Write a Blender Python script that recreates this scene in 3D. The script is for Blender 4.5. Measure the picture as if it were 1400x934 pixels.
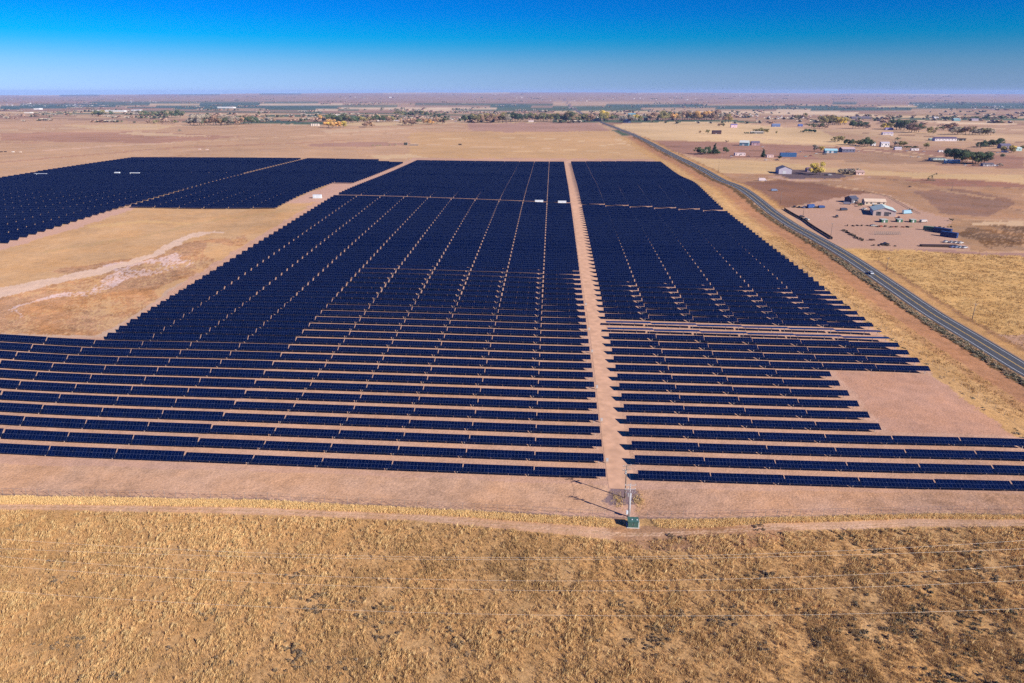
import bpy, math, random
import numpy as np

for o in list(bpy.data.objects):
    bpy.data.objects.remove(o)
SC = bpy.context.scene
COL = SC.collection
rng = np.random.default_rng(7)
random.seed(7)

# ---------------------------------------------------------------- camera
W0, H0 = 1400.0, 934.0
FPX, PITCH, YAW, CAMH = 943.08, math.radians(19.9325), math.radians(3.2037), 100.0
cam_d = bpy.data.cameras.new("camera")
cam = bpy.data.objects.new("camera", cam_d)
COL.objects.link(cam)
cam_d.sensor_fit = 'HORIZONTAL'
cam_d.sensor_width = 36.0
cam_d.lens = 36.0 * FPX / W0
cam_d.clip_start = 1.0
cam_d.clip_end = 90000.0
cam.location = (0, 0, CAMH)
cam.rotation_euler = (math.pi / 2 - PITCH, 0, YAW)
SC.camera = cam

# ---------------------------------------------------------------- light
SUN_EL = 29.5
SUN_DX, SUN_DY = 0.862, -0.507            # horizontal direction towards the sun
world = bpy.data.worlds.new("World")
SC.world = world
world.use_nodes = True
wn = world.node_tree
wn.nodes.clear()
w_out = wn.nodes.new("ShaderNodeOutputWorld")
w_bg = wn.nodes.new("ShaderNodeBackground")
w_sky = wn.nodes.new("ShaderNodeTexSky")
w_sky.sky_type = 'NISHITA'
w_sky.sun_disc = False
w_sky.sun_elevation = math.radians(SUN_EL)
w_sky.sun_rotation = math.atan2(SUN_DX, SUN_DY)
w_sky.altitude = 1500
w_sky.air_density = 1.0
w_sky.dust_density = 0.3
w_sky.ozone_density = 2.0
w_tc = wn.nodes.new("ShaderNodeTexCoord")
w_sep = wn.nodes.new("ShaderNodeSeparateXYZ")
w_ramp = wn.nodes.new("ShaderNodeValToRGB")
w_mul = wn.nodes.new("ShaderNodeMix")
w_mul.data_type = 'RGBA'
w_mul.blend_type = 'MULTIPLY'
w_mul.inputs[0].default_value = 1.0
wn.links.new(w_tc.outputs['Generated'], w_sep.inputs[0])
wn.links.new(w_sep.outputs['Z'], w_ramp.inputs[0])
wn.links.new(w_sky.outputs[0], w_mul.inputs[6])
wn.links.new(w_ramp.outputs[0], w_mul.inputs[7])
w_az = wn.nodes.new("ShaderNodeMapRange")           # the sky is paler to the left (north-east) of the view
w_az.inputs[1].default_value = -.75; w_az.inputs[2].default_value = .65; w_az.inputs[3].default_value = 1.1; w_az.inputs[4].default_value = .78
w_sc = wn.nodes.new("ShaderNodeVectorMath"); w_sc.operation = 'SCALE'
wn.links.new(w_sep.outputs['X'], w_az.inputs[0])
wn.links.new(w_mul.outputs[2], w_sc.inputs[0]); wn.links.new(w_az.outputs[0], w_sc.inputs['Scale'])
wn.links.new(w_sc.outputs[0], w_bg.inputs[0])
wn.links.new(w_bg.outputs[0], w_out.inputs[0])
w_bg.inputs[1].default_value = 0.1
SKY_TINT = [(0.0035, (0.1837, 0.2896, 0.6238)), (0.0201, (0.1678, 0.2782, 0.5574)), (0.0349, (0.1268, 0.2695, 0.5102)), (0.0454, (0.0783, 0.2594, 0.4999)), (0.0576, (0.0236, 0.2515, 0.492)), (0.0663, (0.0024, 0.2499, 0.5099)), (0.0802, (0.0007, 0.2291, 0.5241)), (0.0941, (0.0004, 0.2006, 0.539)), (0.1236, (0.0005, 0.1755, 0.531)), (0.1736, (0.0012, 0.1704, 0.5345)), (0.342, (0.0046, 0.1874, 0.618)), (0.6428, (0.0178, 0.2139, 0.7443)), (1.0, (0.0233, 0.1867, 0.7197))]   # clear-sky colour by height above the horizon
cr = w_ramp.color_ramp
while len(cr.elements) > 1:
    cr.elements.remove(cr.elements[-1])
cr.elements[0].position = SKY_TINT[0][0]
cr.elements[0].color = (*SKY_TINT[0][1], 1)
for p_, c_ in SKY_TINT[1:]:
    e_ = cr.elements.new(p_)
    e_.color = (*c_, 1)

sun_d = bpy.data.lights.new("sun", 'SUN')
sun_d.energy = 4.7
sun_d.angle = math.radians(0.5)
sun_d.color = (1.0, 0.93, 0.82)
sun = bpy.data.objects.new("sun", sun_d)
COL.objects.link(sun)
from mathutils import Vector, Matrix
ce = math.cos(math.radians(SUN_EL))
sdir = Vector((SUN_DX * ce, SUN_DY * ce, math.sin(math.radians(SUN_EL)))).normalized()
sun.rotation_euler = sdir.to_track_quat('Z', 'Y').to_euler()
sun.location = (150, -80, 200)

SC.view_settings.view_transform = 'Standard'
SC.view_settings.look = 'None'
SC.view_settings.gamma = 1.0
SC.view_settings.exposure = 1.1
SC.render.engine = 'CYCLES'
SC.cycles.max_bounces = 6
SC.cycles.volume_bounces = 0
SC.cycles.use_denoising = False
SC.cycles.sample_clamp_indirect = 4
KALB = 1.75

# ---------------------------------------------------------------- helpers
def lin(c):
    c = np.asarray(c, float) / 255.0
    return np.where(c <= 0.04045, c / 12.92, ((c + 0.055) / 1.055) ** 2.4)

def alb(r, g, b, k=KALB):
    """surface colour of a thing that shows as (r, g, b) when fully sunlit"""
    return tuple(np.clip(lin((r, g, b)) / k, 0.004, 0.9))

cP, sP, cY, sY = math.cos(PITCH), math.sin(PITCH), math.cos(YAW), math.sin(YAW)

def project(x, y, z):
    X = x * cY + y * sY
    F = -x * sY + y * cY
    dz = z - CAMH
    Z = F * cP - dz * sP
    V = -(dz * cP + F * sP)
    return 700 + FPX * X / Z, 467 + FPX * V / Z, Z

# ---------------------------------------------------------------- land form: smooth surface through surveyed spot heights
QC = np.array([4.8583, 10.6092, -1.7549, -4.9579, 3.0875, 0.2565, -4.7049, -5.0049, 0.2357, 1.9758, -0.6763, 0.0473, -2.3361, -3.2904, 5.509, -0.1433, 0.1985, 0.0078, 0.8321, 0.0669, 0.2621, 0.0117, 0.002, 0.0002]
, float).reshape(4, 6)
def field_poly(x, s):
    X, S = x / 200.0, (s - 350) / 300.0
    return sum(QC[b, a] * S ** a * X ** b for b in range(4) for a in range(6))
CP = []
for x_ in (-150, -105, -60, -20, 17, 60, 105, 145):
    for s_ in (168, 215, 265, 320, 380, 450, 515, 575):
        CP.append((x_, s_, field_poly(x_, s_)))
for s_ in (250, 300, 360, 430, 500, 575):
    CP.append((-182, s_, field_poly(-182, s_)))
HW = [(266, -4.8), (337, -4.2), (364, -3), (395, -1.6), (488, .8), (551, 0.4), (604, 1.9), (791, 6.3), (958, 6.7), (1088, 6.0),
      (1597, 4.9), (2219, -4.5), (2702, -12.2), (4498, -33.3), (6481, -46.5)]
CP += [(190, s_, z_) for s_, z_ in HW]
CP += [(240, s_, z_ - .3) for s_, z_ in HW[:10]]
CP += [(-150, 60, 1), (-60, 60, 0), (20, 60, -1), (100, 60, -.5), (190, 60, -2), (20, 112, -1.1), (-100, 112, .5), (100, 112, -.9),
       (-400, 60, 2), (400, 60, -4), (0, 0, -1), (-300, -200, 0), (300, -200, -3), (0, -380, 0), (190, 170, -4),
       (-182, 950, 10.2), (145, 950, 9.8), (17, 950, 9.2), (145, 720, 11.3), (-182, 760, 12.5), (17, 760, 10.5),
       (-333, 430, 11), (-333, 520, 13), (-333, 700, 14), (-333, 950, 12), (-260, 540, 12.8), (-560, 960, 12), (-600, 725, 13),
       (-600, 450, 10), (-350, 300, 7.5), (-500, 200, 5), (-250, 300, 7), (-230, 210, 5), (320, 330, -5), (340, 500, -1), (350, 700, 3), (400, 950, 5),
       (500, 500, -2), (600, 800, 3), (-1000, 1300, 6), (-400, 1400, 6), (0, 1500, 6), (700, 1500, 3), (1400, 1700, 0), (900, 1000, 3)]
for s_, zs in ((2300, (-6, -6, -6, -7, -8)), (3300, (-18, -20, -20, -20, -22)), (4800, (-34,) * 5), (7500, (-46,) * 5),
               (12000, (-56, -42, -34, -45, -50)), (25500, (-50, 18, 62, 20, 0))):
    for u_, z_ in zip((-.8, -.4, 0, .4, .8), zs):
        CP.append((u_ * s_, s_, z_))
CP = np.array(CP, float)

def uv_of(x, s):
    return x / (s + 400.0), np.log(s + 400.0)

def phi(r2):
    return np.where(r2 > 1e-14, 0.5 * r2 * np.log(r2 + 1e-20), 0.0)

cu, cv = uv_of(CP[:, 0], CP[:, 1])
_n = len(CP)
A_ = np.zeros((_n + 3, _n + 3))
A_[:_n, :_n] = phi((cu[:, None] - cu) ** 2 + (cv[:, None] - cv) ** 2) + 2e-4 * np.eye(_n)
A_[:_n, _n] = 1; A_[:_n, _n + 1] = cu; A_[:_n, _n + 2] = cv
A_[_n:, :_n] = A_[:_n, _n:].T
TPS = np.linalg.solve(A_, np.r_[CP[:, 2], 0, 0, 0])

def height(x, s):
    x = np.atleast_1d(np.asarray(x, float)); s = np.atleast_1d(np.asarray(s, float))
    sh = x.shape
    s = np.maximum(s.ravel(), 50.0); x = x.ravel()
    x = np.clip(x, -(.9 * s + 120), .9 * s + 120)
    out = np.empty(len(x))
    for i in range(0, len(x), 20000):
        u, v = uv_of(x[i:i + 20000], s[i:i + 20000])
        k = phi((u[:, None] - cu) ** 2 + (v[:, None] - cv) ** 2)
        out[i:i + 20000] = k @ TPS[:_n] + TPS[_n] + TPS[_n + 1] * u + TPS[_n + 2] * v
    far = np.clip((s - 1300) / 6000, 0, 1)
    out += far * 6.0 * (np.sin(x / 1310 + s / 2900) * np.sin(s / 1230 - x / 3100) + .5 * np.sin(x / 530 + 1.3) * np.sin(s / 770))
    return out.reshape(sh)

def hz(x, s):
    return float(height(x, s)[0])

_T = np.exp(np.linspace(math.log(70), math.log(40000), 700))
def at(px, py):
    """ground point seen at photo pixel (px, py)"""
    a, b = (px - 700) / FPX, (py - 467) / FPX
    F, dz = cP - b * sP, -(sP + b * cP)
    rx, ry = a * cY - F * sY, a * sY + F * cY
    xs, ys, zs = rx * _T, ry * _T, CAMH + dz * _T
    d = zs - height(xs, ys)
    i = int(np.argmax(d < 0))
    if d[i] >= 0:
        i = len(_T) - 1
    if i == 0:
        return float(xs[0]), float(ys[0]), float(zs[0])
    w = d[i - 1] / (d[i - 1] - d[i]) if d[i - 1] != d[i] else 0
    t = _T[i - 1] + w * (_T[i] - _T[i - 1])
    x, y = rx * t, ry * t
    return float(x), float(y), hz(x, y)

def mpp(p):
    """metres that one photo pixel spans at ground point p"""
    return project(*p)[2] / FPX

def tag(o, label=None, cat=None, group=None, kind=None):
    if label: o["label"] = label
    if cat: o["category"] = cat
    if group: o["group"] = group
    if kind: o["kind"] = kind
    return o

class MB:
    """collects simple solids into one mesh"""
    def __init__(s):
        s.v = []; s.f = []; s.m = []
    def add(s, vs, fs, m=0):
        n = len(s.v)
        s.v += [tuple(v) for v in vs]
        s.f += [tuple(n + i for i in f) for f in fs]
        s.m += [m] * len(fs)
    def box(s, x0, x1, y0, y1, z0, z1, m=0, M=None, taper=0):
        t = taper
        vs = [(x0, y0, z0), (x1, y0, z0), (x1, y1, z0), (x0, y1, z0), (x0 + t, y0 + t, z1), (x1 - t, y0 + t, z1), (x1 - t, y1 - t, z1), (x0 + t, y1 - t, z1)]
        if M is not None: vs = [M @ Vector(v) for v in vs]
        s.add(vs, [(0, 3, 2, 1), (4, 5, 6, 7), (0, 1, 5, 4), (1, 2, 6, 5), (2, 3, 7, 6), (3, 0, 4, 7)], m)
    def tube(s, a, b, r0, r1=None, n=8, m=0, cap=True):
        r1 = r0 if r1 is None else r1
        a, b = Vector(a), Vector(b)
        d = (b - a).normalized()
        u = d.orthogonal().normalized(); w = d.cross(u)
        vs = []
        for p, r in ((a, r0), (b, r1)):
            for i in range(n):
                t = 2 * math.pi * i / n
                vs.append(p + (u * math.cos(t) + w * math.sin(t)) * r)
        fs = [(i, (i + 1) % n, n + (i + 1) % n, n + i) for i in range(n)]
        if cap: fs += [tuple(range(n - 1, -1, -1)), tuple(range(n, 2 * n))]
        s.add(vs, fs, m)
    def prism(s, prof, y0, y1, m=0):
        """profile in x,z extruded along y"""
        n = len(prof)
        vs = [(x, y0, z) for x, z in prof] + [(x, y1, z) for x, z in prof]
        fs = [(i, (i + 1) % n, n + (i + 1) % n, n + i) for i in range(n)] + [tuple(range(n - 1, -1, -1)), tuple(range(n, 2 * n))]
        s.add(vs, fs, m)
    def mesh(s, name, mats, smooth=False):
        me = bpy.data.meshes.new(name)
        me.from_pydata(s.v, [], s.f)
        for m in (mats if isinstance(mats, (list, tuple)) else [mats]):
            me.materials.append(m)
        if any(s.m): me.polygons.foreach_set("material_index", s.m)
        me.polygons.foreach_set("use_smooth", [bool(smooth)] * len(s.f))
        me.update()
        return me
    def build(s, name, mats, parent=None, loc=None, smooth=False):
        return link(name, s.mesh(name, mats, smooth), parent, loc)

def link(name, me, parent=None, loc=None, rz=None):
    o = bpy.data.objects.new(name, me)
    COL.objects.link(o)
    if parent is not None: o.parent = parent
    if loc is not None: o.location = loc
    if rz is not None: o.rotation_euler[2] = rz
    return o

def fast_mesh(name, V, F, mats, mi=None):
    """mesh from numpy arrays, F is (n,k)"""
    me = bpy.data.meshes.new(name)
    k = F.shape[1]
    me.vertices.add(len(V)); me.vertices.foreach_set("co", V.astype(np.float32).ravel())
    me.loops.add(F.size); me.loops.foreach_set("vertex_index", F.astype(np.int32).ravel())
    me.polygons.add(len(F))
    me.polygons.foreach_set("loop_start", np.arange(0, F.size, k, dtype=np.int32))
    try: me.polygons.foreach_set("loop_total", np.full(len(F), k, dtype=np.int32))
    except Exception: pass
    for m in mats: me.materials.append(m)
    if mi is not None: me.polygons.foreach_set("material_index", mi.astype(np.int32))
    me.polygons.foreach_set("use_smooth", [False] * len(F))
    me.update(calc_edges=True)
    return me

def color_attr(me, name, C):
    a = me.color_attributes.new(name, 'FLOAT_COLOR', 'POINT')
    C4 = np.ones((len(C), 4), np.float32); C4[:, :3] = C
    a.data.foreach_set("color", C4.ravel())

# ---------------------------------------------------------------- materials
def nm(name):
    m = bpy.data.materials.new(name)
    m.use_nodes = True
    nt = m.node_tree
    return m, nt, nt.nodes["Principled BSDF"]

def plain(name, col, rough=0.7, metal=0.0, var=0.12, scale=3.0, spec=0.3):
    m, nt, b = nm(name)
    n = nt.nodes.new("ShaderNodeTexNoise"); n.inputs['Scale'].default_value = scale; n.inputs['Detail'].default_value = 4
    tc = nt.nodes.new("ShaderNodeTexCoord"); nt.links.new(tc.outputs['Object'], n.inputs['Vector'])
    mr = nt.nodes.new("ShaderNodeMapRange"); mr.inputs[1].default_value = .3; mr.inputs[2].default_value = .7
    mr.inputs[3].default_value = 1 - var; mr.inputs[4].default_value = 1 + var
    nt.links.new(n.outputs[0], mr.inputs[0])
    mx = nt.nodes.new("ShaderNodeVectorMath"); mx.operation = 'SCALE'
    mx.inputs[0].default_value = col[:3]
    nt.links.new(mr.outputs[0], mx.inputs['Scale'])
    nt.links.new(mx.outputs[0], b.inputs['Base Color'])
    b.inputs['Roughness'].default_value = rough
    b.inputs['Metallic'].default_value = metal
    b.inputs['Specular IOR Level'].default_value = spec
    return m

_mc = {}
def mat(name, rgb, **k):
    key = (name, rgb)
    if key not in _mc: _mc[key] = plain(name, alb(*rgb), **k)
    return _mc[key]

def math_node(nt, op, a, b=None, c=None):
    n = nt.nodes.new("ShaderNodeMath"); n.operation = op
    for i, v in enumerate((a, b, c)):
        if v is None: continue
        if isinstance(v, (int, float)): n.inputs[i].default_value = v
        else: nt.links.new(v, n.inputs[i])
    return n.outputs[0]

def noise(nt, vec, scale, detail=3, rough=.55, sx=None):
    if sx is not None:
        mp = nt.nodes.new("ShaderNodeMapping"); mp.inputs['Scale'].default_value = sx
        if len(sx) == 3: nt.links.new(vec, mp.inputs[0]); vec = mp.outputs[0]
    n = nt.nodes.new("ShaderNodeTexNoise")
    n.inputs['Scale'].default_value = scale; n.inputs['Detail'].default_value = detail; n.inputs['Roughness'].default_value = rough
    nt.links.new(vec, n.inputs['Vector'])
    return n.outputs[0]

def ground_material():
    m, nt, b = nm("ground")
    at_ = nt.nodes.new("ShaderNodeAttribute"); at_.attribute_name = "soil"
    tu = nt.nodes.new("ShaderNodeAttribute"); tu.attribute_name = "cover"
    sep = nt.nodes.new("ShaderNodeSeparateColor"); nt.links.new(tu.outputs['Color'], sep.inputs[0])
    tc = nt.nodes.new("ShaderNodeTexCoord"); V = tc.outputs['Object']
    rough_amt, patch_amt, far_amt = sep.outputs[0], sep.outputs[1], sep.outputs[2]
    fine = noise(nt, V, 1.6, 4, .7)
    mid = noise(nt, V, .22, 5, .65)
    big = noise(nt, V, .021, 6, .6)
    huge = noise(nt, V, .0035, 5, .6, sx=(1, .55, 1))
    def amp(n, a):       # a*(n-.5)
        return math_node(nt, 'MULTIPLY', math_node(nt, 'SUBTRACT', n, .5), a)
    s = math_node(nt, 'ADD', math_node(nt, 'MULTIPLY', amp(fine, 1.7), rough_amt), math_node(nt, 'MULTIPLY', amp(mid, 1.3), rough_amt))
    s = math_node(nt, 'ADD', s, math_node(nt, 'MULTIPLY', amp(big, 1.7), patch_amt))
    s = math_node(nt, 'ADD', s, math_node(nt, 'MULTIPLY', amp(huge, 1.9), far_amt))
    f = math_node(nt, 'MAXIMUM', math_node(nt, 'ADD', s, 1.0), .25)
    mx = nt.nodes.new("ShaderNodeVectorMath"); mx.operation = 'SCALE'
    nt.links.new(at_.outputs['Color'], mx.inputs[0]); nt.links.new(f, mx.inputs['Scale'])
    # drift between bare pink earth and dry grass
    tint = nt.nodes.new("ShaderNodeMix"); tint.data_type = 'RGBA'; tint.blend_type = 'MULTIPLY'
    tint.inputs[7].default_value = (1.10, .96, .74, 1)
    mr = nt.nodes.new("ShaderNodeMapRange"); mr.inputs[1].default_value = .42; mr.inputs[2].default_value = .62
    nt.links.new(noise(nt, V, .045, 5, .65), mr.inputs[0])
    nt.links.new(math_node(nt, 'MULTIPLY', mr.outputs[0], patch_amt), tint.inputs[0])
    nt.links.new(mx.outputs[0], tint.inputs[6])
    nt.links.new(tint.outputs[2], b.inputs['Base Color'])
    b.inputs['Roughness'].default_value = 1
    b.inputs['Specular IOR Level'].default_value = .05
    bp = nt.nodes.new("ShaderNodeBump"); bp.inputs['Strength'].default_value = .6; bp.inputs['Distance'].default_value = .25
    nt.links.new(math_node(nt, 'ADD', fine, mid), bp.inputs['Height'])
    nt.links.new(bp.outputs[0], b.inputs['Normal'])
    return m

def attr_material(name, attr="tint", rough=.9, trans=0.0):
    m, nt, b = nm(name)
    a = nt.nodes.new("ShaderNodeAttribute"); a.attribute_name = attr
    nt.links.new(a.outputs['Color'], b.inputs['Base Color'])
    b.inputs['Roughness'].default_value = rough
    b.inputs['Specular IOR Level'].default_value = .1
    if trans:
        t = nt.nodes.new("ShaderNodeBsdfTranslucent"); nt.links.new(a.outputs['Color'], t.inputs['Color'])
        mx = nt.nodes.new("ShaderNodeMixShader"); mx.inputs[0].default_value = trans
        nt.links.new(b.outputs[0], mx.inputs[1]); nt.links.new(t.outputs[0], mx.inputs[2])
        nt.links.new(mx.outputs[0], nt.nodes["Material Output"].inputs['Surface'])
    return m

def panel_material():
    m, nt, b = nm("solar_cells")
    uv = nt.nodes.new("ShaderNodeUVMap"); uv.uv_map = "UVMap"
    sp = nt.nodes.new("ShaderNodeSeparateXYZ"); nt.links.new(uv.outputs[0], sp.inputs[0])
    u, v = sp.outputs[0], sp.outputs[1]
    def line(x, step, w):
        fr = math_node(nt, 'FRACT', math_node(nt, 'DIVIDE', x, step))
        d = math_node(nt, 'ABSOLUTE', math_node(nt, 'SUBTRACT', fr, .5))
        return math_node(nt, 'GREATER_THAN', d, .5 - w / step / 2)
    fr = math_node(nt, 'MAXIMUM', line(u, 1.0, .035), line(v, 1.41, .045))
    bus = math_node(nt, 'MAXIMUM', line(u, .166, .012), line(v, .17, .01))
    c = nt.nodes.new("ShaderNodeMix"); c.data_type = 'RGBA'
    c.inputs[6].default_value = (.0004, .0026, .018, 1); c.inputs[7].default_value = (.002, .008, .045, 1)
    nt.links.new(bus, c.inputs[0])
    wn_ = nt.nodes.new("ShaderNodeTexWhiteNoise"); wn_.noise_dimensions = '2D'
    fl = nt.nodes.new("ShaderNodeVectorMath"); fl.operation = 'FLOOR'; nt.links.new(uv.outputs[0], fl.inputs[0])
    ad = nt.nodes.new("ShaderNodeVectorMath"); ad.operation = 'ADD'
    oi = nt.nodes.new("ShaderNodeObjectInfo"); nt.links.new(fl.outputs[0], ad.inputs[0]); nt.links.new(oi.outputs['Location'], ad.inputs[1])
    nt.links.new(ad.outputs[0], wn_.inputs[0])
    hs = nt.nodes.new("ShaderNodeHueSaturation"); nt.links.new(c.outputs[2], hs.inputs['Color'])
    nt.links.new(math_node(nt, 'ADD', math_node(nt, 'MULTIPLY', wn_.outputs[0], .5), .75), hs.inputs['Value'])
    d = nt.nodes.new("ShaderNodeMix"); d.data_type = 'RGBA'
    nt.links.new(fr, d.inputs[0]); nt.links.new(hs.outputs[0], d.inputs[6]); d.inputs[7].default_value = (.042, .058, .115, 1)
    nt.links.new(d.outputs[2], b.inputs['Base Color'])
    b.inputs['Roughness'].default_value = .16
    b.inputs['IOR'].default_value = 1.45
    b.inputs['Specular IOR Level'].default_value = .5
    return m

M_GROUND = ground_material()
M_PANEL = panel_material()
M_STEEL = plain("galvanised_steel", (.42, .42, .43), .45, .5, .08)
M_BACK = plain("panel_back", (.10, .10, .11), .6, 0, .05)
M_LEAF = attr_material("foliage", trans=.25)
M_STRAW = attr_material("dry_grass_blades", rough=.8, trans=.15)
M_WOOD = plain("weathered_wood", (.16, .12, .10), .85, 0, .25, 2)
M_GREYWOOD = plain("grey_weathered_pole", (.30, .27, .27), .8, 0, .2, 2)
M_WIRE = plain("aluminium_wire", (.55, .52, .47), .5, .2, .02)
M_GLASS = plain("dark_glass", (.02, .03, .045), .15, 0, .02, spec=.5)
M_RUBBER = plain("tyre_rubber", (.02, .02, .02), .85, 0, .05)
M_PORC = plain("porcelain", (.5, .5, .52), .3, 0, .03)

# ---------------------------------------------------------------- ground sheet
def inpoly(px, py, poly):
    r = np.zeros(px.shape, bool)
    n = len(poly)
    for i in range(n):
        x0, y0 = poly[i]; x1, y1 = poly[(i + 1) % n]
        if y0 == y1: continue
        c = ((y0 > py) != (y1 > py)) & (px < (x1 - x0) * (py - y0) / (y1 - y0) + x0)
        r ^= c
    return r

ZONES = [  # outline on the photograph (dropped to the ground), sunlit colour, roughness of cover, patchiness
 ([(-200, 167), (60, 163), (300, 168), (520, 172), (640, 168), (820, 168), (905, 218), (440, 216), (200, 216), (-200, 250)], (210, 170, 136), .3, .35),
 ([(560, 181), (835, 178), (905, 218), (560, 219)], (218, 176, 130), .25, .25),
 ([(640, 168), (815, 168), (835, 179), (700, 181), (640, 178)], (193, 152, 132), .2, .2),
 ([(0, 182), (200, 180), (330, 187), (210, 196), (0, 192)], (190, 146, 122), .3, .4),
 ([(85, 171), (195, 169), (245, 172), (215, 177), (130, 177)], (226, 190, 146), .1, .2),
 ([(160, 183), (185, 180), (300, 187), (200, 186)], (224, 188, 150), .1, .2),
 ([(440, 178), (560, 174), (640, 172), (560, 176), (450, 182)], (222, 186, 150), .1, .1),
 ([(420, 197), (500, 194), (580, 197), (500, 201), (420, 201)], (188, 146, 126), .2, .2),
 ([(500, 213), (560, 211), (590, 216), (520, 217)], (228, 192, 150), .1, .1),
 ([(0, 131), (700, 128), (1400, 131), (1400, 139), (0, 139)], (178, 144, 118), 0, .1),
 ([(838, 170), (905, 167), (985, 166), (1120, 178), (1145, 190), (1165, 199), (1100, 198), (1000, 194), (885, 191), (858, 180)], (232, 196, 150), .15, .15),
 ([(1100, 176), (1190, 178), (1400, 184), (1400, 196), (1250, 192), (1180, 186)], (216, 180, 144), .1, .3),
 ([(1150, 190), (1230, 196), (1400, 208), (1400, 214), (1280, 206), (1180, 200)], (196, 156, 130), .1, .3),
 ([(885, 192), (1000, 195), (1100, 199), (1280, 206), (1400, 214), (1400, 232), (1290, 226), (1130, 218), (960, 216), (925, 208)], (176, 134, 116), .3, .4),
 ([(1080, 210), (1250, 208), (1330, 225), (1180, 224)], (182, 146, 120), .3, .4),
 ([(930, 215), (1060, 221), (1140, 230), (1240, 236), (1400, 240), (1400, 252), (1250, 246), (1160, 240), (1060, 238), (990, 240), (960, 228)], (222, 186, 140), .2, .3),
 ([(975, 237), (1150, 238), (1400, 250), (1400, 300), (1290, 300), (1185, 262), (1060, 250), (1010, 254)], (188, 148, 118), .35, .6),
 ([(1240, 246), (1290, 244), (1400, 250), (1400, 257), (1280, 254)], (168, 122, 104), .3, .5),
 ([(1250, 262), (1320, 258), (1390, 276), (1350, 296), (1290, 292)], (162, 126, 108), .4, .6),
 ([(1000, 250), (1070, 246), (1120, 252), (1190, 264), (1150, 270), (1080, 283), (1066, 284), (1030, 262)], (150, 112, 94), .3, .5),
 ([(1063, 234), (1092, 231), (1150, 238), (1175, 240), (1140, 244), (1080, 244), (1058, 240)], (118, 100, 104), .1, .1),
 ([(1055, 241), (1080, 245), (1140, 246), (1190, 242), (1190, 244), (1140, 248), (1080, 247), (1050, 243)], (208, 168, 150), .1, .1),
 ([(1071, 287), (1150, 269), (1192, 264), (1215, 268), (1260, 288), (1300, 300), (1335, 306), (1300, 318), (1330, 343), (1180, 340), (1146, 337), (1120, 322)], (204, 164, 142), .15, .15),
 ([(1300, 300), (1345, 302), (1400, 304), (1400, 343), (1330, 343), (1300, 318)], (180, 144, 114), .5, .8),
 ([(1335, 312), (1400, 310), (1400, 334), (1350, 336), (1310, 322)], (136, 106, 82), .8, 1.0, 3, -.9),
 ([(1326, 304.5), (1400, 303), (1400, 309), (1330, 309)], (226, 190, 152), .05, .05),
 ([(1130, 341), (1300, 343), (1400, 347), (1400, 351), (1300, 347), (1140, 344)], (180, 140, 126), .2, .2),
 ([(1105, 315), (1150, 340), (1300, 346), (1400, 350), (1500, 350), (1500, 560), (1400, 492), (1275, 418)], (216, 174, 116), 1.0, .35),
 ([(1330, 455), (1400, 459), (1500, 470), (1500, 540), (1400, 485)], (204, 164, 138), .4, .3),
 ([(-100, 280), (470, 247), (560, 222), (250, 396), (146, 463), (-100, 463)], (216, 174, 130), .45, .5),
 ([(-100, 400), (60, 385), (150, 366), (210, 350), (250, 340), (330, 320), (250, 390), (146, 463), (-100, 463)], (194, 150, 116), 1.1, 1.0, 6, -.9),
 ([(95, 392), (150, 372), (190, 362), (250, 347), (260, 350), (215, 370), (160, 392), (110, 402), (30, 434), (60, 418)], (228, 196, 186), .9, .6, 5, -.7),
 ([(-100, 432), (-100, 405), (0, 393), (70, 380), (150, 364), (205, 348), (240, 328), (262, 319), (290, 316), (320, 317), (290, 319), (262, 325), (232, 342), (200, 356), (140, 374), (60, 392), (0, 408)], (236, 202, 178), .4, .2, .25),
 ([(0, 455), (130, 459), (250, 388), (345, 330), (460, 262), (450, 268), (335, 344), (250, 399), (150, 465), (0, 464)], (210, 176, 152), .2, .1),
]
# the graded site, its perimeter tracks and the foreground, nearest last
DIRT = (212, 170, 147)
ZONES += [
 ([(-300, 462), (146, 462), (250, 386), (455, 262), (566, 216), (905, 218), (1000, 283), (1090, 366), (1290, 505), (1400, 578), (1600, 700), (1600, 705), (1250, 703), (1050, 707), (858, 708), (700, 701), (500, 690), (350, 682), (0, 677), (-300, 672)], DIRT, .5, .34),
 ([(1140, 506), (1270, 512), (1400, 590), (1400, 596), (1215, 590)], (206, 160, 136), .5, .4),
 ([(-300, 630), (0, 634), (400, 646), (830, 664), (830, 700), (700, 700), (350, 681), (0, 676), (-300, 670)], (214, 172, 142), .7, .5),
 ([(868, 668), (1400, 676), (1600, 678), (1600, 703), (1250, 701), (1050, 706), (868, 706)], (208, 166, 138), .8, .6),
 ([(560, 222), (572, 216), (462, 268), (448, 276), (200, 282), (186, 285), (60, 326), (-10, 345), (-10, 336), (186, 277), (383, 279), (467, 246), (520, 236)], (220, 176, 154), .15, .1),
]
FORE = (208, 166, 116)
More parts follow.
